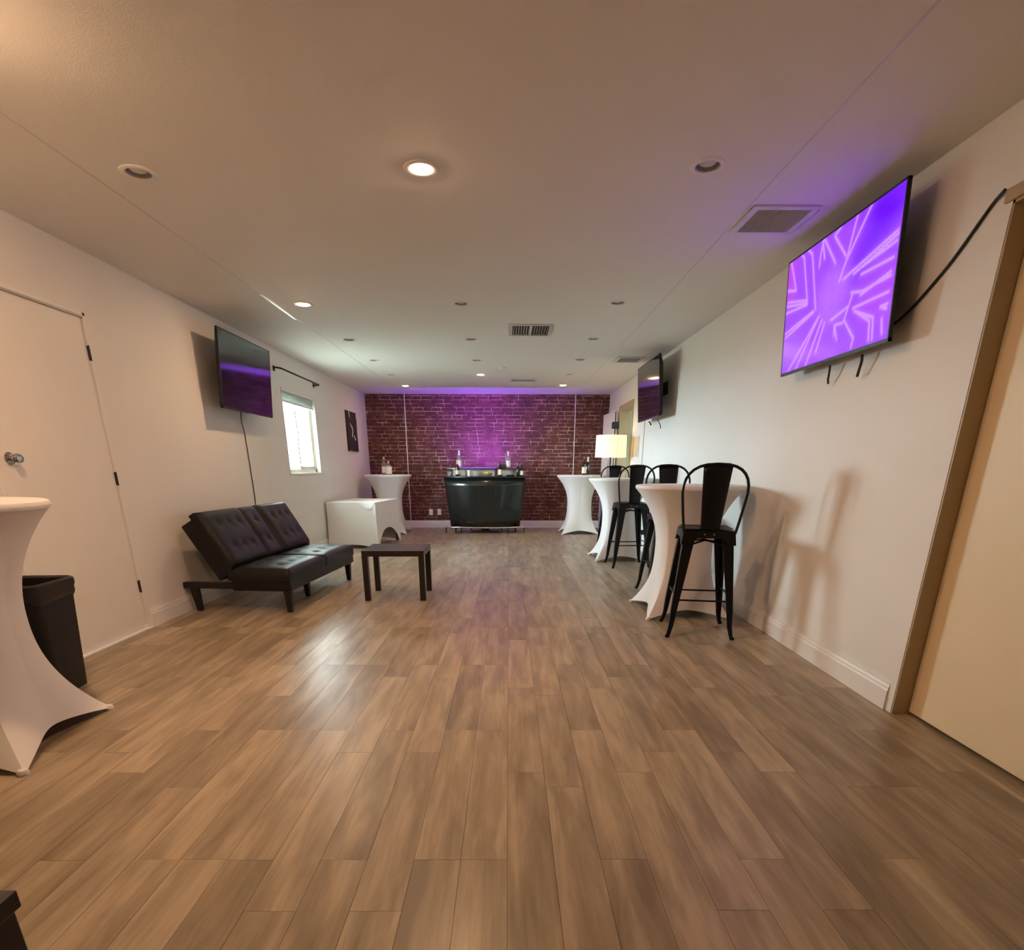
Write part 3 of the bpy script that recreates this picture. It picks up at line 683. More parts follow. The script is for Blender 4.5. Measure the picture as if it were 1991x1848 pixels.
# ------------------------------------------------------------------ low covered table
def low_table():
    t = thing('low_table', 'low rectangular table under a white stretch cover against left wall', 'table', (-2.235, 9.06, 0), math.radians(-7))
    hx, hy, H = 0.370, 0.53, 0.665
    def side(p0, p1, arch, power):
        def fn(u, v):
            s = 2 * u - 1
            zb = 0.006 + arch * max(0.0, 1 - abs(s) ** power)
            if arch > 0.1: zb = 0.006 + arch * (max(0.0, 1 - (abs(s) / 0.90) ** 2.2)) ** 0.75
            z = zb + (H - 0.010 - zb) * v
            f = 1 + 0.035 * max(0, (1 - z / H)) ** 2 * abs(s) ** 2 - 0.03 * (1 - s * s) * math.sin(PI * min(1, z / H)) * 0.6
            return ((p0[0] + (p1[0] - p0[0]) * u) * f, (p0[1] + (p1[1] - p0[1]) * u) * f, z)
        return MB().grid(fn, 28, 12)
    c = [(-hx, -hy), (hx, -hy), (hx, hy), (-hx, hy)]
    sk = joined(side(c[0], c[1], 0.05, 2), side(c[1], c[2], 0.26, 2), side(c[2], c[3], 0.05, 2), side(c[3], c[0], 0.26, 2))
    obj('stretch_skirt', sk, M['cloth'], t, True)
    obj('table_top', Bx(-hx, hx, -hy, hy, H - 0.022, H), M['cloth'], t, bevel=0.008, seg=3)
    obj('cloth_flap', MB().add([(0.10, -hy - 0.004, H - 0.004), (0.36, -hy - 0.004, H - 0.004), (0.30, -hy - 0.010, H - 0.09), (0.25, -hy - 0.011, H - 0.105), (0.10, -hy + 0.0, H), (0.36, -hy, H), (0.30, -hy - 0.006, H - 0.09), (0.25, -hy - 0.006, H - 0.105)],
        [(0,1,2,3), (7,6,5,4), (0,4,5,1), (1,5,6,2), (2,6,7,3), (3,7,4,0)]), M['cloth'], t)
    for sx in (-1, 1):
        for sy in (-1, 1): obj('leg', MB().tube([(sx * (hx - 0.035), sy * (hy - 0.035), 0), (sx * (hx - 0.035), sy * (hy - 0.035), H - 0.03)], 0.014, 10), M['darkmetal'], t)
    return t
low_table()

# ------------------------------------------------------------------ bar stools
def stool_proto():
    t = thing('bar_stool', 'x', 'stool', (0, 0, 0), 0, 'black metal bar stools')
    S = 0.165; Zs = 0.755
    seat = MB().grid(lambda u, v: (lambda a, b: ((a) * S, (b) * S, Zs - 0.010 * (1 - max(abs(a), abs(b)) ** 2)))(2*u-1, 2*v-1), 12, 12)
    obj('seat', seat.box(-S, S, -S, S, Zs - 0.028, Zs - 0.012), M['stool'], t, bevel=0.006)
    ap = MB()
    # skirt with a raised middle on each of the four sides
    for q in range(4):
        c, s = math.cos(q * PI/2), math.sin(q * PI/2)
        def fn(u, v):
            a = 2*u - 1; zb = Zs - 0.105 + 0.045 * max(0.0, 1 - (abs(a) / 0.72) ** 6)
            z = (Zs - 0.012) + (zb - (Zs - 0.012)) * v; d = S + 0.004 + 0.012 * v
            x, y = a * d, -d
            return (x * c - y * s, x * s + y * c, z)
        ap.grid(fn, 16, 4)
    obj('apron', ap, M['stool'], t, True)
    for sx in (-1, 1):
        for sy in (-1, 1):
            m = MB(); ring = []
            prof = [(Zs - 0.015, S - 0.016, 0.078), (0.60, S - 0.002, 0.068), (0.40, S + 0.016, 0.055), (0.20, S + 0.034, 0.041), (0.09, S + 0.040, 0.032), (0.03, S + 0.050, 0.026), (0.0, S + 0.058, 0.023)]
            for z, c, w in prof:
                o_, i_ = c + 0.010, c + 0.010 - w
                th = 0.006
                P = [(o_, o_), (i_, o_), (i_, o_ - th * 2.2), (o_ - th * 2.2, o_ - th * 2.2), (o_ - th * 2.2, i_), (o_, i_)]
                ring.append([(sx * p[0], sy * p[1], z) for p in P])
            vs_ = [p for r in ring for p in r]; n = 6; fs = []
            for i in range(len(ring) - 1):
                for j in range(n): fs.append((i*n+j, i*n+(j+1) % n, (i+1)*n+(j+1) % n, (i+1)*n+j))
            fs += [tuple(range(n)), tuple(range((len(ring)-1)*n, len(ring)*n))]
            lg = obj('leg', m.add(vs_, fs), M['stool'], t)
            obj('foot_cap', MB().box(sx*(S+0.066)-0.011, sx*(S+0.066)+0.011, sy*(S+0.066)-0.011, sy*(S+0.066)+0.011, 0, 0.016) if False else Bx(sx*(S+0.058)-0.013, sx*(S+0.058)+0.013, sy*(S+0.058)-0.013, sy*(S+0.058)+0.013, 0, 0.020), M['stool'], lg, bevel=0.003)
    R = S + 0.022
    for q, z in ((0, 0.265), (1, 0.295), (2, 0.265), (3, 0.295)):
        c, s = math.cos(q * PI/2), math.sin(q * PI/2)
        pts = [(a * c + R * s, a * s - R * c, z) for a in (-R, R)]
        obj('foot_rail', MB().tube(pts, 0.0065, 8), M['stool'], t, True)
    br = MB().tube([(-S + 0.01, -S + 0.01, 0.635), (0, 0, 0.662), (S - 0.01, S - 0.01, 0.635)], 0.007, 8).tube([(S - 0.01, -S + 0.01, 0.635), (0, 0, 0.668), (-S + 0.01, S - 0.01, 0.635)], 0.007, 8)
    obj('cross_brace', br, M['stool'], t, True)
    # hoop: back is at local -y
    hp = []
    for i in range(41):
        s = i / 40
        if s < 0.33:
            k = s / 0.33; x, z = -0.165 - 0.042 * k ** 0.8, Zs - 0.03 + 0.275 * k
        elif s > 0.67:
            k = (1 - s) / 0.33; x, z = 0.165 + 0.042 * k ** 0.8, Zs - 0.03 + 0.275 * k
        else:
            a = PI * (1 - (s - 0.33) / 0.34); x, z = 0.207 * math.copysign(abs(math.cos(a)) ** 0.75, math.cos(a)), 1.00 + 0.172 * math.sin(a) ** 0.85
        y = -S - 0.004 - 0.055 * ((z - Zs) / 0.42 if z > Zs else 0)
        hp.append((x, y, z))
    obj('back_hoop', MB().tube(hp, 0.0095, 8), M['stool'], t, True)
    def spl(u, v):
        z = Zs - 0.012 + (1.166 - Zs + 0.012) * v; w = (0.062 + 0.030 * v); a = 2*u - 1
        z -= 0.010 * a * a * v
        return (a * w, -S - 0.004 - 0.055 * max(0, (z - Zs)) / 0.42 - 0.006 * (1 - a * a), z)
    sp = MB().grid(spl, 8, 10)
    so = obj('splat', sp, M['stool'], t, True)
    md = so.modifiers.new('thickness', 'SOLIDIFY'); md.thickness = 0.004
    for sx in (-1, 1): obj('bolt', MB().lathe([(0.0, 0.0), (0.006, 0.0), (0.005, 0.003), (0.0, 0.0035)], 10), M['steel'], t, loc=(sx * 0.03, -S - 0.008, Zs - 0.035), rot=(PI / 2, 0, 0))
    return t
sp0 = stool_proto()
STOOLS = [
    (1.388, 4.075, -9, 'largest black metal bar stool, in front of the nearest right cocktail table'),
    (1.505, 5.40, 180, 'black metal bar stool on the far side of the nearest right cocktail table'),
    (1.462, 7.04, 3, 'black metal bar stool in front of the middle right cocktail table'),
    (1.565, 8.60, 178, 'farthest black metal bar stool, between the middle right table and floor lamp'),
]
for i, (x, y, a, lab) in enumerate(STOOLS):
    o = sp0 if i == 0 else copy_tree(sp0)
    o.location = (x, y, 0); o.rotation_euler = (0, 0, math.radians(a)); o['label'] = lab

# ------------------------------------------------------------------ futon sofa
def pad(sx, sy, h, dimples, edge=0.06, crown=0.015, nx=28, ny=28):
    """tufted pad, top at z = h, base at z = 0, centred on the origin"""
    def fn(u, v):
        a, b = 2*u - 1, 2*v - 1
        x, y = a * sx / 2, b * sy / 2
        dx = (1 - abs(a)) * sx / 2; dy = (1 - abs(b)) * sy / 2
        f = min(1, dx / edge); g = min(1, dy / edge)
        k = math.sqrt(max(0, 1 - (1 - f) ** 2)) * math.sqrt(max(0, 1 - (1 - g) ** 2))
        z = h * (0.55 + 0.45 * k) + crown * (1 - a * a) * (1 - b * b)
        for px, py in dimples:
            d2 = ((x - px) ** 2 + (y - py) ** 2)
            z -= 0.017 * math.exp(-d2 / 0.0006) + 0.008 * math.exp(-d2 / 0.004)
        return (x, y, z)
    mb = MB().grid(fn, nx, ny); w = nx + 1
    n0 = len(mb.v); border = [i for i in range(nx)] + [i * w + nx for i in range(ny)] + [ny * w + nx - i for i in range(nx)] + [(ny - i) * w for i in range(ny)]
    mb.v += [(mb.v[i][0], mb.v[i][1], 0.0) for i in border]; k = len(border)
    mb.f += [(border[i], n0 + i, n0 + (i+1) % k, border[(i+1) % k]) for i in range(k)] + [tuple(n0 + i for i in range(k))]
    return mb
def sofa():
    rz = math.radians(-4.2)
    t = thing('futon_sofa', 'black tufted faux leather futon sofa on short legs against the left wall', 'sofa', (-1.715, 5.335, 0), rz)
    L = 1.55
    # seat: two pads side by side
    for k, (y0, y1) in enumerate(((-L/2, -0.012), (0.012, L/2))):
        w = y1 - y0
        dm = [(px, py) for px in (-0.10, 0.10) for py in (-w/4, 0.0, w/4)]
        o = obj('seat_cushion', pad(0.52, w, 0.105, dm, 0.05), M['leather'], t, True, loc=(-0.26, (y0 + y1) / 2, 0.268))
    fr = MB().box(-0.50, -0.006, -L/2 + 0.004, L/2 - 0.004, 0.185, 0.272)
    obj('seat_base', fr, M['leather'], t, bevel=0.008)
    # backrest: three pads on a tilted frame
    ang = math.radians(60)            # lean from horizontal
    bk = bpy.data.objects.new('backrest', None)
    c, s = math.cos(ang), math.sin(ang)
    mw = Matrix(((-c, 0, s, -0.515), (0, 1, 0, 0), (s, 0, c, 0.345), (0, 0, 0, 1)))   # local x up the back, local z out of the back front
    # right-handed check: use y flipped
    mw = Matrix(((-c, 0, s, -0.515), (0, -1, 0, 0), (s, 0, c, 0.345), (0, 0, 0, 1)))
    Hb = 0.50
    def bmesh_obj(name, mb, mat, smooth=True, bevel=0):
        o = obj(name, mb, mat, t, smooth, bevel); o.matrix_local = mw; return o
    for yc, w, cols in ((L/2 - 0.31, 0.615, 3), (0.0, 0.295, 1), (-L/2 + 0.31, 0.615, 3)):
        pys = (-0.15, 0.0, 0.15) if cols == 3 else (0.0,)
        dm = [(px, py) for px in (-0.085, 0.11) for py in pys]
        p = pad(Hb, w, 0.095 if cols == 3 else 0.080, dm, 0.055)
        p.v = [(x + Hb/2, y + yc, z) for x, y, z in p.v]
        bmesh_obj('back_cushion', p, M['leather'])
    bmesh_obj('back_board', Bx(-0.03, Hb - 0.03, -L/2 + 0.006, L/2 - 0.006, -0.115, 0.030), M['leather'], False, 0.012)
    # base rails running back to the rear legs
    obj('side_rail', MB().box(-0.93, -0.30, -L/2 + 0.02, -L/2 + 0.075, 0.195, 0.245), M['sofaleg'], t, bevel=0.006)
    obj('side_rail', MB().box(-0.93, -0.30, L/2 - 0.075, L/2 - 0.02, 0.195, 0.245), M['sofaleg'], t, bevel=0.006)
    def leg(x, y, lean=0.0):
        m = MB().hexa([(x - 0.019 + lean, y - 0.019, 0), (x + 0.019 + lean, y - 0.019, 0), (x + 0.019 + lean, y + 0.019, 0), (x - 0.019 + lean, y + 0.019, 0)],
                      [(x - 0.030, y - 0.030, 0.20), (x + 0.030, y - 0.030, 0.20), (x + 0.030, y + 0.030, 0.20), (x - 0.030, y + 0.030, 0.20)])
        obj('leg', m, M['sofaleg'], t, bevel=0.004)
    for y in (-L/2 + 0.055, L/2 - 0.055): leg(-0.055, y); leg(-0.855, y, 0.02)
    leg(-0.17, -0.09)
    return t
sofa()

# ------------------------------------------------------------------ small side table
lk = thing('side_table', 'small square black-brown side table in front of the futon sofa', 'table', (-1.03, 5.29, 0), math.radians(0.5))
obj('table_top', Bx(-0.275, 0.275, -0.245, 0.245, 0.40, 0.45), M['blackwood'], lk, bevel=0.002)
for sx in (-1, 1):
    for sy in (-1, 1): obj('leg', Bx(sx * 0.25 - 0.025, sx * 0.25 + 0.025, sy * 0.22 - 0.025, sy * 0.22 + 0.025, 0, 0.402), M['blackwood'], lk, bevel=0.0015)

# ------------------------------------------------------------------ bar
def bar():
    t = thing('bar_counter', 'glossy black curved portable bar with chrome foot rail before the brick wall', 'bar', (-0.435, 10.80, 0))
    def front(s, z, off=0.0):
        k = (z - 0.10) / 0.87; hw = 0.635 + (0.735 - 0.635) * k + off
        x = hw * s; y = -0.06 - (0.17 + off * 0.3) * (1 - s * s) - 0.02 * k - off
        return (x, y, z)
    def fp(u, v): return front(2*u - 1, 0.10 + 0.87 * v)
    pnl = MB().grid(fp, 40, 6)
    fo = obj('front_panel', pnl, M['barblack'], t, True)
    md = fo.modifiers.new('thickness', 'SOLIDIFY'); md.thickness = 0.02; md.offset = -1
    for s in (-1, 1):
        b = [front(s, 0.10), (s * 0.60, 0.22, 0.10)]; tp = [front(s, 0.97), (s * 0.70, 0.26, 0.97)]
        m = MB().hexa([b[0], b[1], (b[1][0] - s * 0.02, b[1][1], 0.10), (b[0][0] - s * 0.02, b[0][1] + 0.01, 0.10)], [tp[0], tp[1], (tp[1][0] - s * 0.02, tp[1][1], 0.97), (tp[0][0] - s * 0.02, tp[0][1] + 0.01, 0.97)])
        obj('side_panel', m, M['barblack'], t)
    obj('bottom_shelf', Bx(-0.60, 0.60, -0.16, 0.22, 0.10, 0.12), M['barblack'], t)
    # counter top
    top = [front(i / 16 - 1, 0.97, 0.030) for i in range(33)]; pts = [(p[0], p[1]) for p in top] + [(0.73, 0.30), (-0.73, 0.30)]
    n = len(pts)
    m = MB().add([(x, y, 0.970) for x, y in pts] + [(x, y, 0.995) for x, y in pts], [tuple(range(n-1, -1, -1)), tuple(range(n, 2*n))] + [(i, (i+1) % n, n + (i+1) % n, n + i) for i in range(n)])
    obj('counter_top', m, M['barblack'], t, bevel=0.003)
    # raised shelf on posts with mirror panel behind
    sh = [(0.69 * (i / 12 - 1), 0.10 - 0.10 * (1 - (i / 12 - 1) ** 2)) for i in range(25)]; pts = sh + [(0.69, 0.30), (-0.69, 0.30)]; n = len(pts)
    m = MB().add([(x, y, 1.118) for x, y in pts] + [(x, y, 1.132) for x, y in pts], [tuple(range(n-1, -1, -1)), tuple(range(n, 2*n))] + [(i, (i+1) % n, n + (i+1) % n, n + i) for i in range(n)])
    obj('raised_shelf', m, M['barblack'], t)
    edges = (-0.60, -0.335, -0.30, -0.02, 0.02, 0.245, 0.285, 0.60)
    for a, b in ((-0.60, -0.33), (-0.29, 0.175), (0.215, 0.60)):
        obj('mirror', Bx(a, b, 0.200, 0.206, 1.0, 1.114), M['mirror'], t)
    for x in (-0.62, -0.31, 0.195, 0.62): obj('post', MB().tube([(x, 0.17, 0.99), (x, 0.17, 1.12)], 0.011, 10), M['darkmetal'], t, True)
    obj('light_strip', Bx(-0.46, 0.20, 0.075, 0.10, 1.132, 1.140), M['leds'], t)
    # foot rail
    pr = [(0.715 * (i / 12 - 1), -0.185 - 0.12 * (1 - (i / 12 - 1) ** 2), 0.112) for i in range(25)]
    obj('foot_rail', MB().tube(pr, 0.014, 10), M['chrome'], t, True)
    for s in (-1, 1):
        obj('rail_arm', MB().tube([(s * 0.715, -0.185, 0.105), (s * 0.60, 0.05, 0.095)], 0.010, 8), M['darkmetal'], t, True)
        obj('leg', Bx(s * 0.712 - 0.011, s * 0.712 + 0.011, -0.197, -0.175, 0, 0.105), M['darkmetal'], t)
        obj('leg', Bx(s * 0.43 - 0.011, s * 0.43 + 0.011, -0.262, -0.240, 0, 0.100), M['darkmetal'], t)
    obj('pedestal', MB().box(-0.07, 0.07, -0.06, 0.10, 0.0, 0.10).box(-0.25, 0.25, -0.10, 0.15, 0.0, 0.02).box(-0.56, 0.56, 0.10, 0.13, 0.055, 0.10), M['darkmetal'], t)
    for s in (-1, 1): obj('leg', Bx(s * 0.56 - 0.015, s * 0.56 + 0.015, 0.10, 0.13, 0, 0.06), M['darkmetal'], t)
    return t
bar()
BX, BY = -0.435, 10.80
# LED bar behind the counter that washes the brick wall and ceiling
ld = thing('led_bar', 'purple LED wash light behind the bar facing the brick wall', 'light', (BX, 11.19, 0.82))
hsg = MB().box(-0.34, 0.34, -0.03, 0.04, -0.03, 0.0).box(-0.34, -0.33, -0.03, 0.04, 0.0, 0.075).box(0.33, 0.34, -0.03, 0.04, 0.0, 0.075).box(-0.34, 0.34, -0.034, -0.03, -0.03, 0.02).box(-0.34, 0.34, 0.04, 0.044, -0.03, 0.034)
obj('housing', hsg, M['darkmetal'], ld)
obj('led_strip', Bx(-0.32, 0.32, -0.012, 0.022, 0.0005, 0.006), M['led'], ld)
lv = Bx(-0.002, 0.002, -0.03, 0.04, 0.0, 0.055).mesh('added_louver'); lv.materials.append(M['darkmetal'])  # unseen dividers added to narrow the purple beam
for i in range(7): link('added_louver', lv, None, ld, (-0.246 + i * 0.082, 0, 0))
for s in (-1, 1): obj('stand', MB().tube([(s * 0.3, 0.005, -0.82), (s * 0.3, 0.005, -0.03)], 0.012, 8), M['darkmetal'], ld)

# ------------------------------------------------------------------ bottles and bar things
def bottle(label, loc, h, r, glass, cap, lab, cap_h=0.06, neck=0.014, group=None, lab_z=(0.10, 0.45)):
    t = thing('bottle', label, 'bottle', loc, 0, group)
    sh_ = h * 0.60
    obj('glass', MB().lathe([(0.0, 0.0), (r * 0.95, 0.0), (r, 0.006), (r, sh_), (r * 0.88, sh_ + h * 0.05), (r * 0.5, sh_ + h * 0.11), (neck, sh_ + h * 0.16), (neck, h * 0.985), (neck * 1.15, h * 0.985), (neck * 1.15, h), (0, h)], 20), M[glass], t, True)
    if lab:
        z0, z1 = h * lab_z[0], h * lab_z[1]
        obj('label', MB().ringlathe([(r + 0.0004, z0), (r + 0.0012, z0), (r + 0.0012, z1), (r + 0.0004, z1)], 20), M[lab], t, True)
    if cap: obj('cap', MB().lathe([(neck * 1.25, h - cap_h), (neck * 1.28, h + 0.001), (0.0, h + 0.003)], 16), M[cap], t, True)
    return t
ZC, ZS = 0.996, 1.133
bottle('clear bottle with white label standing left on the raised bar shelf', (-0.905, 11.02, ZS), 0.305, 0.043, 'bottlec', 'foilw', 'labelw', 0.085, 0.013)
bottle('clear bottle with white label standing right on the raised bar shelf', (-0.01, 11.02, ZS), 0.290, 0.043, 'bottlec', 'foilw', 'labelw', 0.075, 0.013)
bottle('brown bottle with gold neck on the left of the bar counter', (-0.925, 10.75, ZC), 0.275, 0.036, 'bottleb', 'foil', 'label', 0.12, 0.012, None, (0.12, 0.36))
bottle('dark bottle with cream label on the right of the bar counter', (-0.155, 10.74, ZC), 0.250, 0.037, 'bottled', None, 'label', 0.05, 0.013)
bottle('small dark bottle at the right end of the bar counter', (0.165, 10.81, ZC), 0.235, 0.032, 'bottled', None, None)
bottle('dark bottle with white label close beside the right end of the bar shelf', (0.235, 10.83, ZC), 0.20, 0.030, 'bottled', 'stool', 'labelw', 0.04)
def tumbler(label, loc, h=0.09, r=0.036):
    t = thing('tumbler', label, 'glass', loc)
    obj('wall', MB().ringlathe([(r * 0.86, 0.0), (r, h), (r - 0.003, h), (r * 0.86 - 0.004, 0.012)], 18), M['bottlec'], t, True)
    obj('base', MB().lathe([(0.0, 0.0), (r * 0.86, 0.0), (r * 0.86, 0.012), (0, 0.012)], 18), M['bottlec'], t)
    return t
tumbler('clear glass tumbler at the left end of the bar counter', (-1.065, 10.78, ZC), 0.075)
tumbler('clear glass tumbler beside the lemons on the bar counter', (-0.60, 10.72, ZC), 0.085)
cup = thing('glass_cup', 'glass cup in the middle left of the bar counter, highlight painted white', 'cup', (-0.715, 10.74, ZC))  # solid white stands in for the highlight on a glass cup
obj('cup_wall', MB().ringlathe([(0.026, 0.0), (0.038, 0.105), (0.036, 0.106), (0.024, 0.004)], 20), M['outlet'], cup, True)
obj('cup_base', MB().lathe([(0.0, 0.002), (0.025, 0.002), (0.025, 0.006), (0.0, 0.006)], 20), M['outlet'], cup)
bw = thing('glass_bowl', 'shallow glass bowl of lemons on the bar counter', 'bowl', (-0.385, 10.72, ZC))
obj('bowl_wall', MB().ringlathe([(0.035, 0.0), (0.075, 0.020), (0.095, 0.050), (0.092, 0.051), (0.070, 0.024), (0.035, 0.006)], 24), M['bottlec'], bw, True)
obj('bowl_base', MB().lathe([(0.0, 0.0), (0.035, 0.0), (0.035, 0.006), (0.0, 0.006)], 20), M['bottlec'], bw)
lem = MB().lathe([(0.0, -0.034), (0.006, -0.030), (0.016, -0.022), (0.023, -0.008), (0.023, 0.008), (0.016, 0.022), (0.006, 0.030), (0.0, 0.034)], 16).mesh('lemon', True); lem.materials.append(M['lemon'])
for lab, x, y, z, a in (('leftmost yellow lemon in the glass bowl', -0.435, 10.72, 0.052, 0.0), ('yellow lemon at the front of the glass bowl', -0.385, 10.672, 0.052, PI / 2), ('rightmost yellow lemon in the glass bowl', -0.335, 10.72, 0.052, 0.0), ('yellow lemon at the back of the glass bowl', -0.385, 10.768, 0.052, PI / 2)):
    tag(link('lemon', lem, None, None, (x, y, ZC + z), (PI / 2, 0, a)), lab, 'lemon', 'lemons in the glass bowl')
sb = thing('black_box', 'small black box on the raised bar shelf beside the right clear bottle', 'box', (-0.105, 10.99, ZS))
obj('case', Bx(-0.045, 0.045, -0.03, 0.03, 0, 0.07), M['tvbody'], sb, bevel=0.004)
obj('grille', Bx(-0.038, 0.038, -0.032, -0.029, 0.008, 0.062), M['darkmetal'], sb)
tr = thing('serving_tray', 'small dark tray on the right of the bar counter', 'tray', (0.03, 10.72, ZC))
obj('tray_base', Bx(-0.07, 0.07, -0.05, 0.05, 0, 0.008), M['bottled'], tr, bevel=0.002)
obj('tray_rim', MB().box(-0.07, 0.07, -0.05, -0.045, 0.006, 0.025).box(-0.07, 0.07, 0.045, 0.05, 0.006, 0.025).box(-0.07, -0.065, -0.045, 0.045, 0.006, 0.025).box(0.065, 0.07, -0.045, 0.045, 0.006, 0.025), M['bottled'], tr)
TT = CT_H + 0.001
bottle('tall clear bottle with cream label on the far left cocktail table', (-2.235, 10.74, TT), 0.30, 0.042, 'bottlec', 'foil', 'label', 0.045, 0.013)
bottle('short clear bottle with wide cream label on the far left cocktail table', (-2.130, 10.62, TT), 0.225, 0.058, 'bottlec', 'foil', 'label', 0.035, 0.015, None, (0.06, 0.60))
bottle('dark wine bottle with cream label on the far right cocktail table', (1.335, 10.58, TT), 0.295, 0.040, 'bottled', None, 'label', 0.07, 0.013)
bottle('dark wine bottle with cream neck foil on the far right cocktail table', (1.415, 10.70, TT), 0.305, 0.038, 'bottled', 'label', None, 0.11, 0.013)

# ------------------------------------------------------------------ floor lamp
lp = thing('floor_lamp', 'floor lamp with a glowing cream drum shade by the far doorway', 'lamp', (1.575, 9.32, 0))
obj('base', MB().lathe([(0.0, 0.0), (0.13, 0.0), (0.13, 0.012), (0.12, 0.020), (0.02, 0.026), (0.0, 0.026)], 28), M['darkmetal'], lp, True)
obj('pole', MB().tube([(0, 0, 0.02), (0, 0, 1.58)], 0.011, 10), M['darkmetal'], lp, True)
sh_o = obj('lamp_shade', MB().ringlathe([(0.238, 1.297), (0.232, 1.612), (0.229, 1.612), (0.235, 1.297)], 40), M['shade'], lp, True)
obj('shade_seam', Bx(0.055, 0.060, -0.2335, -0.228, 1.298, 1.611), M['label'], sh_o)
obj('harp', MB().tube([(-0.23, 0, 1.57), (0, 0, 1.575), (0.23, 0, 1.57)], 0.004, 6).tube([(0, -0.23, 1.57), (0, 0, 1.575), (0, 0.23, 1.57)], 0.004, 6), M['darkmetal'], lp)
obj('socket', MB().lathe([(0.0, 1.36), (0.02, 1.36), (0.02, 1.42), (0.0, 1.42)], 12), M['darkmetal'], lp)
obj('switch', MB().lathe([(0.0, 1.19), (0.016, 1.19), (0.018, 1.24), (0.016, 1.29), (0.0, 1.29)], 12), M['darkmetal'], lp, True)
lb = MB().lathe([(0.0, 1.53), (0.022, 1.52), (0.03, 1.49), (0.025, 1.45), (0.012, 1.42), (0.0, 1.42)], 16)
obj('bulb', lb, emat('lamp_bulb_glowing', WARM, 22.0), lp, True)

# ------------------------------------------------------------------ wall art, outlets, beige rectangle
art = thing('wall_art', 'black canvas with white brush strokes on the left wall near the bricks', 'painting', (XL, 10.47, 1.72))
obj('canvas', Bx(0.0, 0.028, -0.315, 0.315, -0.315, 0.315), M['canvas'], art, bevel=0.003)
for pts in ([(-0.20, 0.31), (-0.15, 0.31), (-0.135, 0.24), (-0.15, 0.205), (-0.175, 0.25)],
            [(-0.14, 0.13), (-0.10, 0.12), (0.02, 0.06), (0.035, 0.0), (-0.03, -0.09), (-0.075, -0.085), (-0.02, 0.0), (-0.03, 0.045), (-0.11, 0.09)],
            [(0.06, -0.05), (0.10, -0.06), (0.18, -0.12), (0.17, -0.135), (0.11, -0.13)],
            [(0.27, 0.30), (0.315, 0.29), (0.315, 0.20), (0.285, 0.23)], [(0.295, 0.06), (0.315, 0.07), (0.315, -0.13), (0.30, -0.05)], [(-0.20, -0.315), (-0.15, -0.315), (-0.165, -0.285)]):
    n = len(pts); m = MB().add([(0.028, y, z) for y, z in pts] + [(0.0295, y, z) for y, z in pts], [tuple(range(n-1, -1, -1)), tuple(range(n, 2*n))] + [(i, (i+1) % n, n + (i+1) % n, n + i) for i in range(n)])
    obj('brush_stroke', m, M['paintw'], art)
def outlet(label, loc, rz):
    t = thing('wall_outlet', label, 'outlet', loc, rz)
    obj('plate', Bx(-0.036, 0.036, -0.006, 0, -0.058, 0.058), M['outlet'], t, bevel=0.003)
    for z in (-0.022, 0.022): obj('socket', MB().box(-0.017, 0.017, -0.008, -0.005, z - 0.014, z + 0.014), M['trim'], t, bevel=0.002)
    return t
outlet('left one of two white wall outlets low on the brick wall', (-1.55, YB - 0.006, 0.30), 0)
outlet('right one of two white wall outlets low on the brick wall, beside the bar', (-1.385, YB - 0.006, 0.305), 0)
outlet('white wall outlet with black plug low on the right wall', (XR, 8.07, 0.33), -PI / 2)
pl = thing('power_adapter', 'black power plug in the right wall outlet by the bar stools', 'plug', (XR - 0.008, 8.07, 0.305))
obj('plug_body', Bx(-0.045, 0.0, -0.018, 0.018, -0.045, 0.020), M['cable'], pl, bevel=0.004)
obj('cord', MB().tube([(-0.03, 0, -0.045), (-0.035, 0.01, -0.12), (-0.02, 0.05, -0.2), (-0.015, 0.16, -0.293)], 0.004, 6), M['cable'], pl, True)
brd = thing('beige_wall_board', 'beige rectangle on the right wall beside the far doorway', 'board', (XR, 9.02, 1.44))  # unidentified beige rectangle, built as a thin rimmed board
obj('panel', Bx(-0.012, 0.0, -0.21, 0.21, -0.145, 0.145), M['board'], brd, bevel=0.003)
obj('rim', MB().box(-0.016, 0, -0.215, 0.215, 0.14, 0.15).box(-0.016, 0, -0.215, 0.215, -0.15, -0.14).box(-0.016, 0, -0.22, -0.21, -0.15, 0.15).box(-0.016, 0, 0.21, 0.22, -0.15, 0.15), M['trim'], brd)
tag(obj('cable_channel', Bx(XR - 0.012, XR, 8.53, 8.55, 0.14, 1.95), M['vent'], None, bevel=0.002), 'thin white cable channel running down the right wall', 'cable channel')

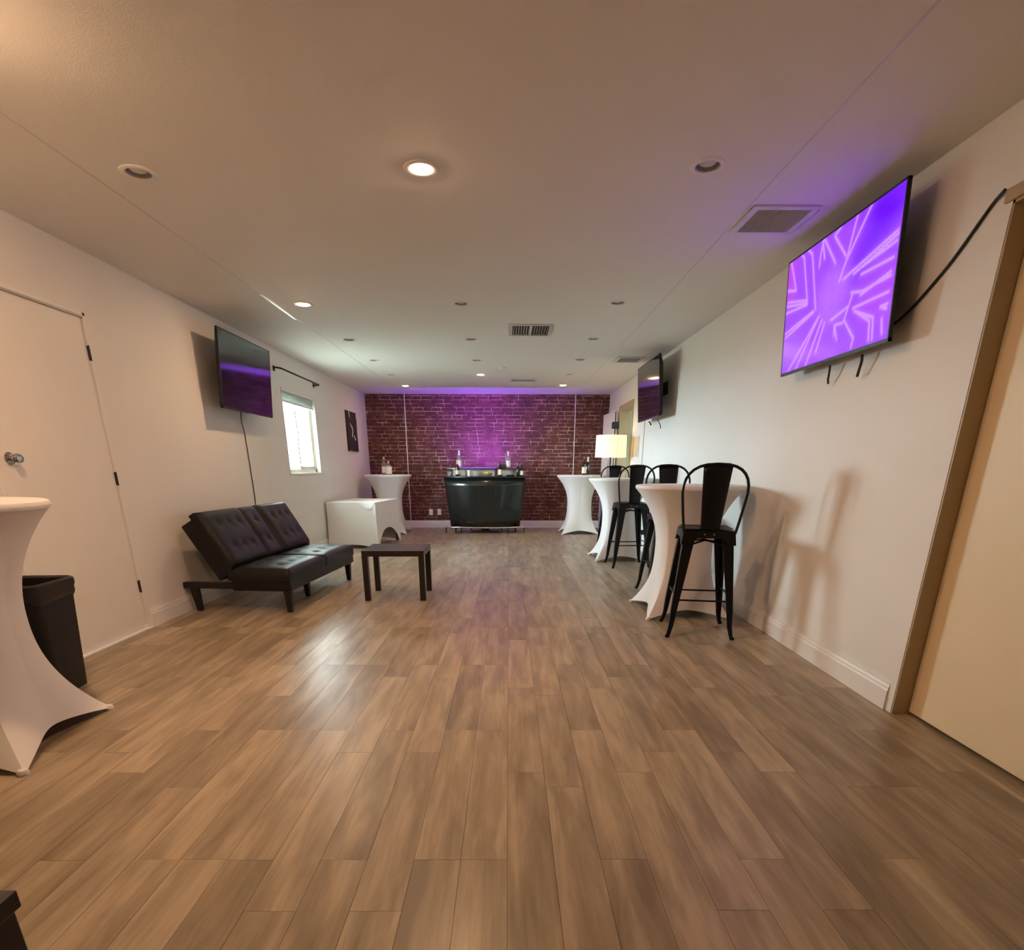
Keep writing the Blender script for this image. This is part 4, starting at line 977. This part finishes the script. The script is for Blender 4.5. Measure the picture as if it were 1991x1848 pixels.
# ------------------------------------------------------------------ trash bin
tb = thing('trash_bin', 'black tapered trash bin with bag folded over the rim by the left door', 'trash bin', (-2.475, 2.87, 0), math.radians(4))
def rrect(hw, r, z, n=5):
    out = []
    for cx, cy, a0 in ((1,1,0), (-1,1,PI/2), (-1,-1,PI), (1,-1,3*PI/2)):
        for i in range(n + 1):
            a = a0 + PI/2 * i / n; out.append((cx * (hw - r) + r * math.cos(a), cy * (hw - r) + r * math.sin(a), z))
    return out
def loft(rings, cap0=True, cap1=False):
    n = len(rings[0]); m = MB(); fs = []
    for i in range(len(rings) - 1):
        for j in range(n): fs.append((i*n+j, i*n+(j+1) % n, (i+1)*n+(j+1) % n, (i+1)*n+j))
    if cap0: fs.append(tuple(range(n-1, -1, -1)))
    if cap1: fs.append(tuple((len(rings)-1)*n + j for j in range(n)))
    return m.add([p for r in rings for p in r], fs)
obj('bin_body', loft([rrect(0.118, 0.03, 0.0), rrect(0.152, 0.035, 0.585), rrect(0.146, 0.032, 0.585), rrect(0.112, 0.028, 0.012)], True, True), M['bin'], tb, True)
def wav(ring, k, amp, ph):
    n = len(ring); return [(x, y, z + amp * math.sin(k * 2 * PI * i / n + ph)) for i, (x, y, z) in enumerate(ring)]
obj('bin_bag', loft([wav(rrect(0.150, 0.035, 0.50), 3, 0.022, 0.5), wav(rrect(0.157, 0.035, 0.515), 3, 0.020, 0.7), rrect(0.156, 0.035, 0.545), rrect(0.162, 0.036, 0.565), rrect(0.161, 0.036, 0.592), rrect(0.150, 0.033, 0.600), rrect(0.138, 0.03, 0.590), rrect(0.125, 0.03, 0.40)], False, False), M['bag'], tb, True)

# ------------------------------------------------------------------ storage box in the near left corner of the picture
ot = thing('storage_box', 'black lidded box cut off at the bottom left corner of the photo', 'box', (-1.135, 0.655, 0))
obj('body', Bx(-0.205, 0.205, -0.205, 0.205, 0, 0.365), M['blackwood'], ot, bevel=0.004)
obj('lid', Bx(-0.213, 0.213, -0.213, 0.213, 0.362, 0.40), M['blackwood'], ot, bevel=0.003)
